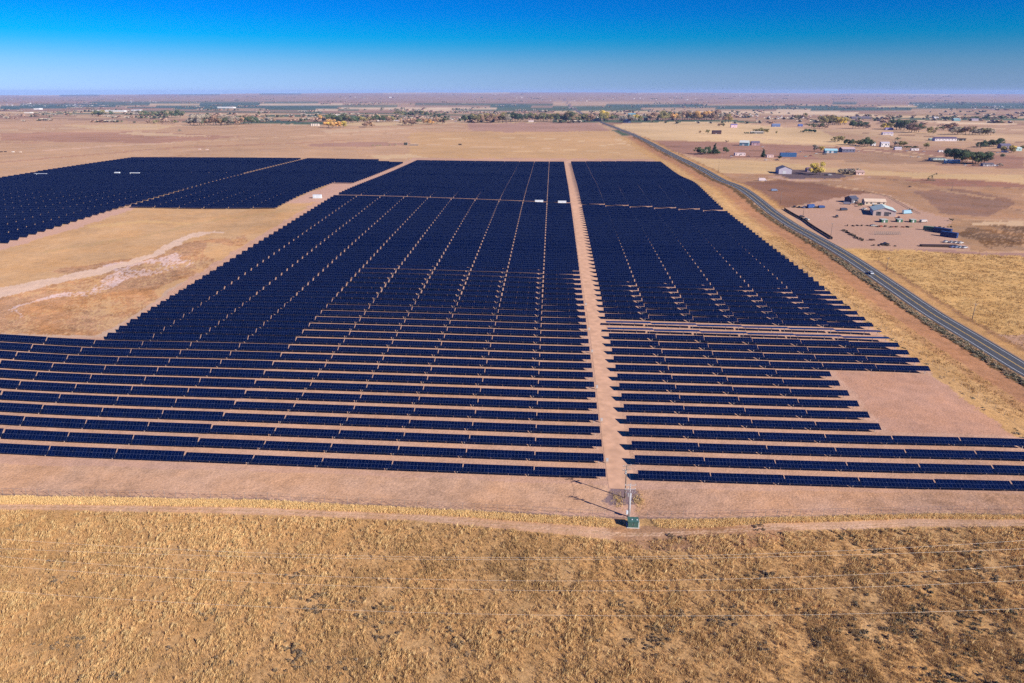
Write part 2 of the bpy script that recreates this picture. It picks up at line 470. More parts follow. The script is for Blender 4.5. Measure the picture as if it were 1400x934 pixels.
ZONES += [
 ([(-600, 668), (0, 676), (350, 682), (500, 689), (700, 700), (858, 708), (1050, 706), (1250, 701), (1400, 702), (1700, 704), (2600, 3000), (-1600, 3000)], FORE, .9, .55),
 ([(-400, 676), (0, 676), (350, 682), (500, 689), (700, 700), (858, 708), (1050, 706), (1250, 701), (1400, 702), (1700, 704), (1400, 704), (1250, 703), (1050, 708.5), (858, 711), (700, 703), (500, 691.5), (350, 684), (0, 678.5), (-400, 678)], (168, 134, 120), .3, .2),
 ([(-400, 688), (0, 689), (180, 691), (350, 694), (500, 700), (620, 706), (700, 712), (850, 722), (960, 722), (1050, 716), (1250, 709), (1400, 710), (1700, 712), (1700, 722), (1400, 719), (1250, 721), (1050, 727), (900, 738), (830, 738), (700, 724), (560, 712), (350, 704), (180, 700), (0, 697), (-400, 696)], (214, 172, 140), .6, .5),
 ([(840, 660), (870, 662), (876, 684), (870, 690), (835, 690), (826, 684), (832, 668)], (150, 126, 126), .2, .1),
 ([(830, 722), (940, 718), (1100, 722), (1060, 740), (1000, 756), (900, 752), (840, 744)], (186, 144, 112), .9, .8),
]

def rut(pts, off, w, c, wob=0):
    up = [(x, y + off) for x, y in pts]; dn = [(x, y + off + w) for x, y in pts][::-1]
    return (up + dn, c, .6, .4, wob)
FT = [(-300, 690.5), (0, 691), (180, 693.5), (350, 697), (560, 705.5), (700, 716), (840, 729), (930, 728), (1050, 721), (1250, 714.5), (1400, 714), (1600, 715)]
ZONES += [rut(FT, 0, 1.1, (224, 184, 154)), rut(FT, 3.0, 1.1, (224, 184, 154)), rut(FT, 1.6, .9, (196, 158, 122)),
          rut([(0, 672), (200, 674), (420, 683), (640, 693), (830, 702)], 0, 1.0, (188, 150, 130)), rut([(0, 669), (200, 671.5), (420, 680), (640, 689), (830, 697)], 0, .8, (190, 152, 132)),
          rut([(880, 702), (1100, 699), (1400, 694)], 0, 1.0, (186, 146, 126)), rut([(880, 698), (1100, 696), (1400, 690)], 0, .8, (190, 150, 130)),
          ([(1098, 832), (1112, 836), (1128, 868), (1170, 900), (1215, 945), (1185, 945), (1130, 890), (1106, 866)], (168, 132, 92), .9, .6, 1)]
def lane(pts, w, c):
    up = [(x, y - w / 2) for x, y in pts]; dn = [(x, y + w / 2) for x, y in pts][::-1]
    return (up + dn, c, .2, .3, .6)
PALE, DARKL = (218, 182, 148), (158, 124, 104)
ZONES.insert(0, ([(1000, 168), (1200, 166), (1420, 172), (1420, 200), (1180, 200), (1000, 186)], (206, 168, 138), .2, .4))
ZONES += [lane([(1020, 186), (1100, 197), (1200, 207), (1262, 216)], 1.2, PALE), lane([(1165, 199), (1230, 206), (1280, 214), (1340, 221)], .9, PALE), lane([(1040, 248), (1062, 243), (1080, 246), (1140, 247), (1190, 243)], 1.0, PALE),
          lane([(1185, 243), (1240, 247), (1320, 252), (1400, 259)], .8, DARKL), lane([(1130, 252), (1170, 258), (1215, 268), (1250, 284)], .9, PALE), lane([(1290, 244), (1350, 247), (1400, 251)], 1.4, (206, 168, 128)),
          lane([(1300, 268), (1340, 274), (1400, 289)], .8, DARKL), lane([(1240, 256), (1300, 262), (1360, 272)], 2.0, (198, 158, 124)), lane([(1330, 280), (1360, 283), (1380, 282)], 2.0, (150, 116, 96)),
          lane([(1010, 262), (1040, 268), (1070, 283)], 1.6, (186, 142, 116)), lane([(1000, 216), (1100, 220), (1200, 224), (1300, 230)], .8, (206, 168, 134)), lane([(900, 199), (1000, 205), (1080, 208)], .8, (150, 114, 98)),
          lane([(1180, 182), (1260, 186), (1330, 191), (1400, 195)], .8, DARKL), lane([(1230, 175), (1300, 173), (1400, 178)], 1.0, (228, 194, 158)), lane([(1100, 170), (1180, 168), (1260, 171)], .7, DARKL),
          lane([(0, 243), (60, 236), (150, 222), (260, 212)], .8, (190, 148, 120)), lane([(0, 222), (120, 212), (240, 202), (400, 196), (470, 192)], 1.4, (194, 150, 122)), lane([(60, 206), (160, 199), (230, 196)], 1.6, (226, 186, 156)),
          lane([(200, 198), (330, 190), (480, 184), (560, 182)], .8, (226, 188, 152)), lane([(0, 196), (90, 194), (200, 195), (300, 190)], .9, (196, 150, 126)), lane([(250, 208), (420, 203), (560, 206)], 1.2, (200, 160, 130)),
          lane([(0, 178), (140, 174), (240, 172), (420, 171)], .8, (226, 192, 156)), lane([(560, 196), (650, 201), (760, 203)], .8, (228, 190, 152)), lane([(840, 190), (870, 196), (905, 210)], 2.5, (226, 190, 148)),
          lane([(600, 190), (720, 188), (800, 193)], .7, (232, 196, 152)), lane([(690, 208), (780, 205), (850, 209)], 1.0, (230, 192, 148)), lane([(820, 200), (850, 196), (880, 201)], 1.2, (234, 198, 156)),
          lane([(0, 318), (80, 300), (170, 284), (186, 281)], 1.4, (192, 156, 130)), lane([(60, 345), (200, 322), (300, 300), (420, 285)], 2.0, (208, 170, 124)), lane([(120, 310), (200, 303), (260, 306)], 3.0, (226, 184, 132)),
          lane([(1066, 300), (1088, 318), (1112, 333)], 5, (204, 176, 166)), lane([(930, 236), (985, 276), (1060, 340), (1180, 425), (1330, 530), (1420, 585)], 3, (196, 160, 130)),
          lane([(1180, 412), (1300, 498), (1420, 582)], 2.2, (154, 124, 100))]
def make_ground():
    inv = np.linspace(1 / 62.0, 1 / 27500.0, 980)
    ss = np.r_[[-390, -340, -280, -200, -120, -60, -20, 10, 35, 50], 1 / inv]
    core = np.linspace(-.86, .86, 760)
    us = np.r_[[-3, -2.2, -1.6, -1.25, -1.05, -.95, -.9], core, [.9, .95, 1.05, 1.25, 1.6, 2.2, 3]]
    # x = u * (s + d0); near rows must also reach wide
    S, U = np.meshgrid(ss, us, indexing='ij')
    X = U * (S + 60 * np.exp(-np.maximum(S, 0) / 400.0)) * (S > 60) + (S <= 60) * U * (120 + (60 - S) * .6)
    Z = height(X, S)
    V = np.stack([X, S, Z], -1).reshape(-1, 3)
    ny, nx = S.shape
    i = np.arange(ny - 1)[:, None] * nx + np.arange(nx - 1)
    F = np.stack([i, i + 1, i + nx + 1, i + nx], -1).reshape(-1, 4)
    me = fast_mesh("ground", V, F, [M_GROUND])
    me.polygons.foreach_set("use_smooth", [True] * len(F))
    x, s = V[:, 0], V[:, 1]
    px, py, zc = project(x, s, V[:, 2])
    ok = (zc > 20) & (s > 30)
    px = np.where(ok, px, 700); py = np.where(ok, py, 2000)
    # wobble so borders between covers are never ruler-straight
    sc = np.clip(zc, 60, 30000) / FPX
    w1 = np.sin(x * .31 + 1.7 * np.sin(s * .23)) + .6 * np.sin(x * .83 + s * .61) + .5 * rng.standard_normal(len(x))
    w2 = np.sin(s * .27 + 1.3 * np.sin(x * .19)) + .5 * rng.standard_normal(len(x))
    wx = px + w1 * .5 / np.maximum(sc, .25); wy = py + w2 * .22 / np.maximum(sc, .25)
    # default: farm country in big squares, tan near and duller far
    C = np.empty((len(x), 3)); R = np.full(len(x), .3); P = np.full(len(x), .35)
    C[:] = alb(208, 168, 134)
    cell = np.where(s > 7000, 1600., 800.)
    gx = np.floor((x + 190 * 0) / cell).astype(np.int64); gy = np.floor(s / (cell * .5)).astype(np.int64)
    h = ((gx * 73856093) ^ (gy * 19349663)) & 0xffff
    h = (h * 2654435761 >> 7) % 1000 / 1000.0
    pal = np.array([alb(*c) for c in ((206, 170, 134), (182, 146, 120), (170, 132, 108), (226, 192, 148), (192, 156, 120), (96, 110, 86), (176, 138, 112), (200, 164, 130))])
    pick = pal[(h * 8).astype(int) % 8]
    far = s > 1650
    C[far] = pick[far]
    R[far] = .05; P[far] = .15
    # faint tree lines / roads along far section lines
    w3 = np.sin(x * .071 + 2.1 * np.sin(s * .043)) + np.sin(s * .093 + 1.7 * np.sin(x * .057) + 1) + .7 * np.sin(x * .19 + s * .13)
    w4 = np.sin(s * .067 + 1.9 * np.sin(x * .049 + 2)) + .7 * np.sin(s * .17 - x * .11)
    for z_ in ZONES:
        poly, c, r, p = z_[:4]
        wob = z_[4] if len(z_) > 4 else (1.0 if min(q_[1] for q_ in poly) < 455 and c != DIRT else 0)
        k = inpoly(wx + w3 * wob / np.maximum(sc, .25), wy + w4 * wob * .35 / np.maximum(sc, .25), poly) & ok
        if len(z_) > 5: k &= (w3 * .4 + w4 * .5 + rng.standard_normal(len(x)) * .9 + w1 * .4) > z_[5]
        C[k] = alb(*c); R[k] = r; P[k] = p
    for poly in ([(170, 147.5), (260, 143.5), (330, 141.5), (430, 144), (480, 147), (440, 149.5), (250, 149)], [(620, 144), (700, 142.5), (760, 145), (700, 147)],
                 [(790, 144.5), (900, 142.5), (1010, 144), (1000, 147.5), (860, 147)], [(950, 144), (1110, 145), (1240, 147), (1250, 152), (1120, 151), (980, 149)],
                 [(1100, 138), (1170, 139), (1170, 142), (1110, 141)], [(1240, 140), (1420, 142), (1420, 150), (1260, 149)], [(0, 145), (140, 142), (160, 146), (0, 150)],
                 [(420, 168), (395, 165), (350, 164), (385, 168.5)]):
        k = inpoly(wx, wy, poly) & ok
        C[k] = alb(84, 104, 92)
    for poly in ([(500, 148), (600, 147), (740, 150), (560, 151.5)], [(420, 149), (520, 147), (520, 149), (440, 151)], [(900, 151), (1100, 152), (1240, 160), (1100, 157), (950, 154)],
                 [(1050, 149), (1120, 151), (1200, 156), (1080, 154)], [(1240, 164), (1400, 170), (1300, 170)], [(350, 143), (430, 141.5), (480, 143), (380, 144.5)]):
        k = inpoly(wx, wy, poly) & ok
        C[k] = alb(236, 204, 168)
    # highway verges: red earth and straw in long strips beside the embankment
    hv = (s > 200) & (s < 1600)
    wxm = x + 1.2 * w1 * .6
    for a, b_, c, r in ((146, 160, (212, 168, 116), .9), (160, 166, (196, 150, 106), .8), (166, 177, (186, 136, 102), .8), (177, 184.5, (112, 88, 62), 1.2), (195.5, 203, (206, 160, 108), .8),
                        (203, 207, (176, 134, 96), .8)):
        k = hv & (wxm > a) & (wxm < b_)
        if a > 195: k &= (s < 440) | (s > 620)
        C[k] = alb(*c); R[k] = r; P[k] = .3
    k = (s > 1600) & (s < 12000) & (abs(x - 190) < 8 + s * .001)
    C[k] = alb(150, 125, 118)
    color_attr(me, "soil", C)
    color_attr(me, "cover", np.stack([R, P, np.clip((s - 200) / 1500, 0.1, 1) * .5], -1))
    o = link("ground", me)
    tag(o, kind="structure")
    return o
make_ground()

def ribbon(name, pts, w, mat_, dz, sides=0.0, kind="structure", uvs=True):
    """strip of road following the land through (x, y) points"""
    pts = np.array(pts, float)
    d = np.gradient(pts, axis=0); d /= np.linalg.norm(d, axis=1)[:, None]
    nrm = np.stack([-d[:, 1], d[:, 0]], 1)
    cols = [-w / 2, -w / 4, 0, w / 4, w / 2]
    offs = [0, 0, 0, 0, 0]
    if sides > 0:
        cols = [-w / 2 - sides] + cols + [w / 2 + sides]; offs = [-dz - .3] + offs + [-dz - .3]
    base = height(pts[:, 0], pts[:, 1])
    V = []
    for c, o in zip(cols, offs):
        xy = pts + nrm * c
        z = (base if sides > 0 else height(xy[:, 0], xy[:, 1])) + dz + o
        V.append(np.stack([xy[:, 0], xy[:, 1], z], -1))
    V = np.stack(V, 1).reshape(-1, 3)
    n, m = len(pts), len(cols)
    i = np.arange(n - 1)[:, None] * m + np.arange(m - 1)
    F = np.stack([i + 1, i, i + m, i + m + 1], -1).reshape(-1, 4)
    me = fast_mesh(name, V, F, mat_ if isinstance(mat_, list) else [mat_])
    if sides > 0 and isinstance(mat_, list):
        mi = np.zeros((n - 1, m - 1), int); mi[:, 0] = 1; mi[:, -1] = 1
        me.polygons.foreach_set("material_index", mi.ravel().astype(np.int32))
    o = link(name, me)
    tag(o, kind=kind)
    return o

M_ASPH = plain("asphalt", (.047, .05, .06), .85, 0, .2, .5)
M_SHOULDER = plain("gravel_shoulder", alb(150, 118, 92), .95, 0, .3, 1.0)
M_LINE = plain("white_road_paint", (.55, .56, .58), .6, 0, .15, 1.5)
M_YEL = plain("yellow_road_paint", (.62, .40, .10), .6, 0, .15, 1.5)
M_TRACK = plain("packed_earth_track", alb(226, 178, 146), .95, 0, .16, .35)
XH = 190.0
hs = np.r_[np.linspace(150, 700, 220), np.linspace(710, 7000, 260)]
HWP = np.stack([np.full(len(hs), XH), hs], 1)
ribbon("highway", HWP, 10.6, [M_ASPH, M_SHOULDER], .45, 2.2)
near = HWP[hs < 2400]
def lane_line(name, off, w, m_):
    ribbon_pts = near + np.array([off, 0])
    V = []
    z = height(near[:, 0], near[:, 1]) + .456
    for c in (-w / 2, w / 2):
        V.append(np.stack([ribbon_pts[:, 0] + c, ribbon_pts[:, 1], z], -1))
    V = np.stack(V, 1).reshape(-1, 3)
    i = np.arange(len(near) - 1)[:, None] * 2
    F = np.concatenate([i, i + 1, i + 3, i + 2], 1)
    o = link(name, fast_mesh(name, V, F, [m_]))
    tag(o, kind="structure")
lane_line("road_edge_marking", -3.9, .2, M_LINE)
lane_line("road_edge_marking", 3.9, .17, M_LINE)
lane_line("road_centre_marking", -.16, .14, M_YEL)
lane_line("road_centre_marking", .16, .14, M_YEL)

ts = None
XL, XR, LT, PITCHR, S0 = 16.64, 25.26, 19.9, 8.306, 167.8
ts = np.linspace(163, 1000, 420)
ribbon("dirt_track", np.stack([21.2 + .35 * np.sin(ts / 37) + (ts > 960) * (ts - 960) * .1, ts], 1), 7.4, M_TRACK, .03)
_ax = np.linspace(-184, 148, 120)
ribbon("dirt_track", np.stack([_ax[_ax < 16], np.full((_ax < 16).sum(), S0 + PITCHR * 50.1)], 1), 6.0, M_TRACK, .03)
_px = [at(*p) for p in ((1330, 343), (1230, 341), (1160, 338), (1128, 326))]
# ---------------------------------------------------------------- solar tables
CH = 2.82
PL = 19.62
PIV = 1.8
TILT = {'a': 21.5, 'b': 44, 'c': -4}

def box_arrays(x0, x1, y0, y1, z0, z1):
    v = np.array([(x0, y0, z0), (x1, y0, z0), (x1, y1, z0), (x0, y1, z0), (x0, y0, z1), (x1, y0, z1), (x1, y1, z1), (x0, y1, z1)], float)
    f = np.array([(0, 3, 2, 1), (4, 5, 6, 7), (0, 1, 5, 4), (1, 2, 6, 5), (2, 3, 7, 6), (3, 0, 4, 7)])
    return v, f

def rot_x(v, deg):
    c, s = math.cos(math.radians(deg)), math.sin(math.radians(deg))
    return np.stack([v[:, 0], v[:, 1] * c - v[:, 2] * s, v[:, 1] * s + v[:, 2] * c], 1)

def panel_mesh():
    v, f = box_arrays(-PL / 2, PL / 2, -CH / 2, CH / 2, .08, .12)
    me = fast_mesh("panel", v, f, [M_BACK, M_PANEL], np.array([0, 1, 0, 0, 0, 0]))
    uvl = me.uv_layers.new(name="UVMap")
    for li, l in enumerate(me.loops):
        co = v[l.vertex_index]
        uvl.data[li].uv = (co[0] + PL / 2, co[1] + CH / 2)
    return me
ME_PANEL = panel_mesh()
mb = MB(); mb.tube((-PL / 2 - .05, 0, 0), (PL / 2 + .05, 0, 0), .075, n=6); ME_TUBE = mb.mesh("torque_tube", M_STEEL)
mb = MB(); mb.box(-.08, .08, -.08, .08, -PIV - 1.0, -.02); mb.box(-.12, .12, -.1, .1, -.12, .1); ME_POST = mb.mesh("post", M_STEEL)
POSTX = (-8.4, -2.8, 2.8, 8.4)

def visible(x, y, z):
    px, py, zc = project(x, y, z)
    return -60 < px < 1460 and 0 < py < 1000

tabs = []
def add_table(side, k, n, xc, tl):
    y = S0 + PITCHR * n
    z = hz(xc, y)
    sl = (.8 if side != 'right' and not (k == 0 and side == 'left') else (0.0 if n > 12 else .2)) * (hz(xc + 8, y) - hz(xc - 8, y)) / 16
    tabs.append((side, k, n, xc, y, z, sl, tl))
for n in range(0, 95):
    if n == 50: continue
    yL = n
    for k in range(0, 13 if n <= 10 else 10):
        add_table('left', k, n, XL - (k + .5) * LT, 'b' if (k >= 6 or n >= 25) else 'a')
    if n <= 3: kr = 9
    elif n <= 9: kr = 4
    else: kr = 6
    for k in range(kr):
        add_table('right', k, n, XR + (k + .5) * LT, 'c' if n in (14, 15) else ('a' if n < 23 else 'b'))
for n in range(27, 95):
    for k in range(12):
        add_table('far', 6 + k, n, -337.0 - (3.5 if n >= 72 else 0) - (k + .5) * LT, 'b')
for n in range(44, 95):
    for k in range(6):
        if n > 91 and k == 0: continue
        add_table('far', k, n, -213.3 - (k + .5) * LT, 'b')
    if 61 < n < 91:
        add_table('far', -1, n, -213.3 + .5 * LT, 'b')
vis = [t for t in tabs if visible(t[3], t[4], t[5] + 2) or visible(t[3] - 10, t[4], t[5] + 2) or visible(t[3] + 10, t[4], t[5] + 2)]
inframe = []
for t in vis:
    a_, b_, c_ = project(t[3] - 9, t[4], t[5] + 2); a2, _, _ = project(t[3] + 9, t[4], t[5] + 2)
    if a2 > 6 and a_ < 1394: inframe.append((c_, t))
inframe.sort(key=lambda q: q[0])
single = set(id(t) for _, t in inframe[:300])
ORD = ["first", "second", "third", "fourth", "fifth", "sixth", "seventh", "eighth", "ninth", "tenth", "eleventh", "twelfth", "thirteenth",
       "fourteenth", "fifteenth", "sixteenth", "seventeenth", "eighteenth", "nineteenth", "twentieth"]
def ordn(i):
    if i < 20: return ORD[i]
    return "twenty-" + ORD[i - 20] if i > 19 and i < 29 else "thirtieth"
proto_children = None
for t in vis:
    if id(t) not in single: continue
    side, k, n, x, y, z, sl, tl = t
    e = bpy.data.objects.new("solar_panel_table", None); COL.objects.link(e)
    e.empty_display_size = .5
    e.location = (x, y, z); e.rotation_euler = (0, -math.atan(sl), 0)
    kind = {'a': 'dark blue', 'b': 'steep dark blue', 'c': 'flat pale blue'}[tl]
    tag(e, f"{kind} panel table {ordn(k)} {side} of the track, {ordn(n)} row from the front", "solar panel",
        f"solar panel tables {side} of the dirt track")
    p = link("panel", ME_PANEL, e); p.location = (0, 0, PIV); p.rotation_euler = (math.radians(TILT[tl]), 0, 0)
    link("torque_tube", ME_TUBE, e).location = (0, 0, PIV)
    for xx in POSTX:
        q = link("post", ME_POST, e); q.location = (xx, 0, PIV)
# everything beyond the nearest three hundred: one mass
rest = [t for t in vis if id(t) not in single]
PF = 19.3
bp_v, bp_f = box_arrays(-PF / 2, PF / 2, -CH / 2, CH / 2, .08, .12)
tb_v, tb_f = box_arrays(-PL / 2, PL / 2, -.07, .07, -.07, .07)
VV, FF, MI, UV = [], [], [], []
cnt = 0
for side, k, n, x, y, z, sl, tl in rest:
    def put(v, f, mi):
        global cnt
        v = v.copy(); v[:, 2] += PIV + v[:, 0] * sl
        v += np.array([x, y, z])
        VV.append(v); FF.append(f + cnt); MI.append(mi); cnt += 8
    v = rot_x(bp_v, TILT[tl])
    put(v, bp_f, [0, 1, 0, 0, 0, 0])
    UV.append(np.concatenate([bp_v[bp_f.ravel()][:, 0:1] + PL / 2 + 20 * (k + 20), bp_v[bp_f.ravel()][:, 1:2] + CH / 2 + n * 2.72], 1))
    put(tb_v, tb_f, [2] * 6); UV.append(np.zeros((24, 2)))
    for xx in POSTX:
        pv, pf = box_arrays(xx - .08, xx + .08, -.08, .08, -PIV - 1, 0)
        put(pv, pf, [2] * 6); UV.append(np.zeros((24, 2)))
me = fast_mesh("solar_panel_field", np.concatenate(VV), np.concatenate(FF), [M_BACK, M_PANEL, M_STEEL], np.concatenate(MI))
uvl = me.uv_layers.new(name="UVMap")
uvl.data.foreach_set("uv", np.concatenate(UV).astype(np.float32).ravel())
tag(link("solar_panel_field", me), "thousands of far dark blue panel tables merging into one sheet behind the near rows", "solar panels", None, "stuff")
# ---------------------------------------------------------------- small site equipment
M_WHITE = plain("white_enamel", (.52, .56, .60), .45, 0, .05)
M_GREENBOX = plain("green_enamel", alb(74, 112, 104), .4, 0, .12, 1.2, .5)
M_BOX = plain("pale_box_enamel", (.38, .36, .36), .5, 0, .05)
M_CONC = plain("concrete", (.42, .40, .38), .9, 0, .1)

def inverter_box(n, label):
    y = S0 + PITCHR * n
    x = XL + .9
    z = hz(x, y)
    e = bpy.data.objects.new("combiner_box", None); COL.objects.link(e); e.location = (x, y, z)
    b = MB(); b.box(-.35, .35, -.15, .15, .7, 1.6); b.box(-.38, .38, -.2, .18, 1.6, 1.65); b.build("cabinet", M_BOX, e)
    b = MB(); b.box(-.31, .31, -.175, -.153, .76, 1.55); b.build("door", M_BOX, e)
    for xx in (-.28, .28):
        b = MB(); b.box(xx - .04, xx + .04, -.04, .04, -.5, .7); b.build("leg", M_STEEL, e)
    tag(e, label, "electrical box", "white combiner boxes beside the dirt track")
for n in (1, 4, 7, 11, 14, 18):
    inverter_box(n, f"white combiner box left of the dirt track at the {ordn(n)} row from the front")

def inverter_skid(px, py, lm, label, tall=2.2, dep=2.4):
    x, y, z = at(px, py)
    e = bpy.data.objects.new("inverter_station", None); COL.objects.link(e); e.location = (x, y, z)
    b = MB(); b.box(-lm / 2, lm / 2, -dep / 2, dep / 2, -.6, .25); b.build("concrete_pad", M_CONC, e)
    b = MB(); b.box(-lm / 2 + .3, lm / 2 - .3, -dep / 2 + .15, dep / 2 - .15, .25, tall); b.box(-lm / 2 + .2, lm / 2 - .2, -dep / 2 + .05, dep / 2 - .05, tall, tall + .12)
    b.build("cabinet", M_WHITE, e)
    for i in range(int(lm // 3)):
        xx = -lm / 2 + 1.0 + i * 3
        b = MB(); b.box(xx, xx + 1.6, -dep / 2 + .1, -dep / 2 + .14, .5, tall - .3); b.build("door", M_WHITE, e)
    tag(e, label, "inverter station")
inverter_skid(737, 277.5, 7.5, "long white inverter station on the cross aisle, farther from the dirt track")
inverter_skid(768.5, 278.5, 7.5, "white inverter station on the cross aisle, nearest the dirt track")
inverter_skid(434, 271, 7.5, "white inverter cabin on bare ground between the two solar fields", 2.8, 3)
inverter_skid(185, 239.5, 11, "long white inverter station sunk among the left solar field's panels", 2.6)
inverter_skid(161, 240, 6, "short white inverter station among the left solar field's panels", 3.5)
inverter_skid(56, 240.5, 14, "white inverter station on the far upper edge of the left solar field", 2.4)

# transformer cabinet by the near utility pole
def pad_transformer(px, py):
    x, y, z = at(px, py)
    e = bpy.data.objects.new("transformer_cabinet", None); COL.objects.link(e); e.location = (x, y, z); e.rotation_euler[2] = math.radians(-1)
    b = MB(); b.box(-1.55, 1.55, -1.1, 1.1, -.5, .12); b.build("concrete_pad", M_CONC, e)
    b = MB(); b.prism([(-1.3, .12), (1.3, .12), (1.3, 1.75), (-1.3, 1.75)], -.9, .75); b.build("cabinet", M_GREENBOX, e)
    b = MB()
    b.add([(-1.38, -1.0, 1.70), (1.38, -1.0, 1.70), (1.38, .85, 1.95), (-1.38, .85, 1.95), (-1.38, -1.0, 1.78), (1.38, -1.0, 1.78), (1.38, .85, 2.03), (-1.38, .85, 2.03)],
          [(0, 3, 2, 1), (4, 5, 6, 7), (0, 1, 5, 4), (1, 2, 6, 5), (2, 3, 7, 6), (3, 0, 4, 7)])
    b.build("lid", M_GREENBOX, e)
    for xx, nm_ in ((-.66, "door"), (.66, "door")):
        b = MB(); b.box(xx - .6, xx + .6, -.94, -.905, .2, 1.62); d = b.build("door", M_GREENBOX, e)
        b = MB(); b.box(xx * .25 - .04, xx * .25 + .04, -.99, -.943, .8, 1.1); b.build("handle", M_STEEL, d)
    for xx in (-.25, .95):
        b = MB(); b.box(xx - .12, xx + .12, -.35, -.12, 1.88, 2.06); b.build("vent_cap", M_WHITE, e)
    b = MB(); b.box(1.302, 1.5, -.6, .5, .3, 1.5); b.build("meter_box", M_WHITE, e)
    tag(e, "green metal transformer cabinet with white side box beside the rough track", "transformer")
pad_transformer(865, 719)

# ---------------------------------------------------------------- utility poles
def insulator(b, x, y, z):
    b.tube((x, y, z), (x, y, z + .16), .035, n=6); b.tube((x, y, z + .1), (x, y, z + .26), .08, .05, n=6)

def utility_pole(x, y, h, label, arms=(0.25,), rz=0.0, mat_=None, group=None, base_r=.17, arm_len=2.6, full=True, name="utility_pole"):
    z = hz(x, y)
    e = bpy.data.objects.new(name, None); COL.objects.link(e); e.location = (x, y, z); e.rotation_euler[2] = rz
    mt = mat_ or M_WOOD
    b = MB(); b.tube((0, 0, -1.2), (0, 0, h), base_r, base_r * .62, n=10); b.build("shaft", mt, e, smooth=True)
    for a in arms:
        b = MB(); b.box(-arm_len / 2, arm_len / 2, -.2, -.08, h - a - .07, h - a + .07)
        c = b.build("crossarm", mt, e)
        if full:
            b = MB()
            for xx in (-arm_len / 2 + .12, -arm_len / 6, arm_len / 2 - .12): insulator(b, xx, -.14, h - a + .07)
            b.build("insulators", M_PORC, c)
            b = MB(); b.tube((-arm_len * .3, -.14, h - a - .07), (0, -.18, h - a - .75), .025, n=4); b.tube((arm_len * .3, -.14, h - a - .07), (0, -.18, h - a - .75), .025, n=4)
            b.build("brace", M_STEEL, c)
    tag(e, label, "utility pole", group)
    return e
x1_, y1_, z1_ = at(859, 706.5)
x2_, y2_, z2_ = at(854.3, 681)
p1 = utility_pole(x1_, y1_, 9.6, "tall grey utility pole beside the green transformer cabinet", (.35, 1.5), math.radians(4), M_GREYWOOD, base_r=.24, arm_len=2.8)
# equipment on the near pole: three fused cutouts, a pair of transformers cans and a riser pipe with a meter
b = MB()
for xx in (-1.1, 0.45, 1.1):
    b.tube((xx, -.3, 7.15), (xx + .1, -.42, 7.75), .05, n=6)
b.build("fuse_cutouts", M_PORC, p1)
b = MB(); b.tube((.30, -.1, -.4), (.26, -.1, 6.9), .09, .09, n=8); b.build("riser_pipe", M_WHITE, p1, smooth=True)
b = MB(); b.box(-.62, -.22, -.36, .05, .9, 1.9); b.build("meter_box", M_WHITE, p1)
b = MB(); b.tube((-.45, .1, 5.9), (-.45, .1, 6.8), .22, n=10); b.tube((-.45, .1, 6.8), (-.45, .1, 6.95), .1, .03, n=8); b.build("transformer_can", M_STEEL, p1, smooth=False)
p2 = utility_pole(x2_, y2_, 9.9, "brown utility pole standing at the end of the dirt track among yellow weeds", (.15, 1.3), math.radians(20), M_WOOD, base_r=.2, arm_len=2.4)
b = MB()
for zz in (8.2, 7.6): b.box(-.5, -.12, -.3, .1, zz - .2, zz + .2)
b.build("recloser", M_STEEL, p2)
# guy wires, separate from the poles they brace only by their anchor in the ground
def wire(name, a, c, sag, r, label, cat="power line", group=None, seg=40, m=None):
    a, c = Vector(a), Vector(c)
    pts = []
    for i in range(seg + 1):
        t = i / seg
        p = a.lerp(c, t); p.z -= sag * 4 * t * (1 - t); pts.append(p)
    b = MB()
    n = 5
    for i, p in enumerate(pts):
        d = (pts[min(i + 1, seg)] - pts[max(i - 1, 0)]).normalized()
        u = Vector((0, 0, 1)); w = d.cross(u).normalized(); u = w.cross(d)
        for k in range(n):
            t = 2 * math.pi * k / n
            b.v.append(tuple(p + (w * math.cos(t) + u * math.sin(t)) * r))
    for i in range(seg):
        for k in range(n):
            b.f.append((i * n + k, i * n + (k + 1) % n, (i + 1) * n + (k + 1) % n, (i + 1) * n + k)); b.m.append(0)
    o = b.build(name, m or M_WIRE)
    return tag(o, label, cat, group)
wire("jumper_wire", (x1_ + .3, y1_, z1_ + 9.4), (x2_ + .3, y2_, z2_ + 9.8), .4, .02, "short dark wire joining the grey pole top to the brown pole behind", m=M_STEEL, seg=10)
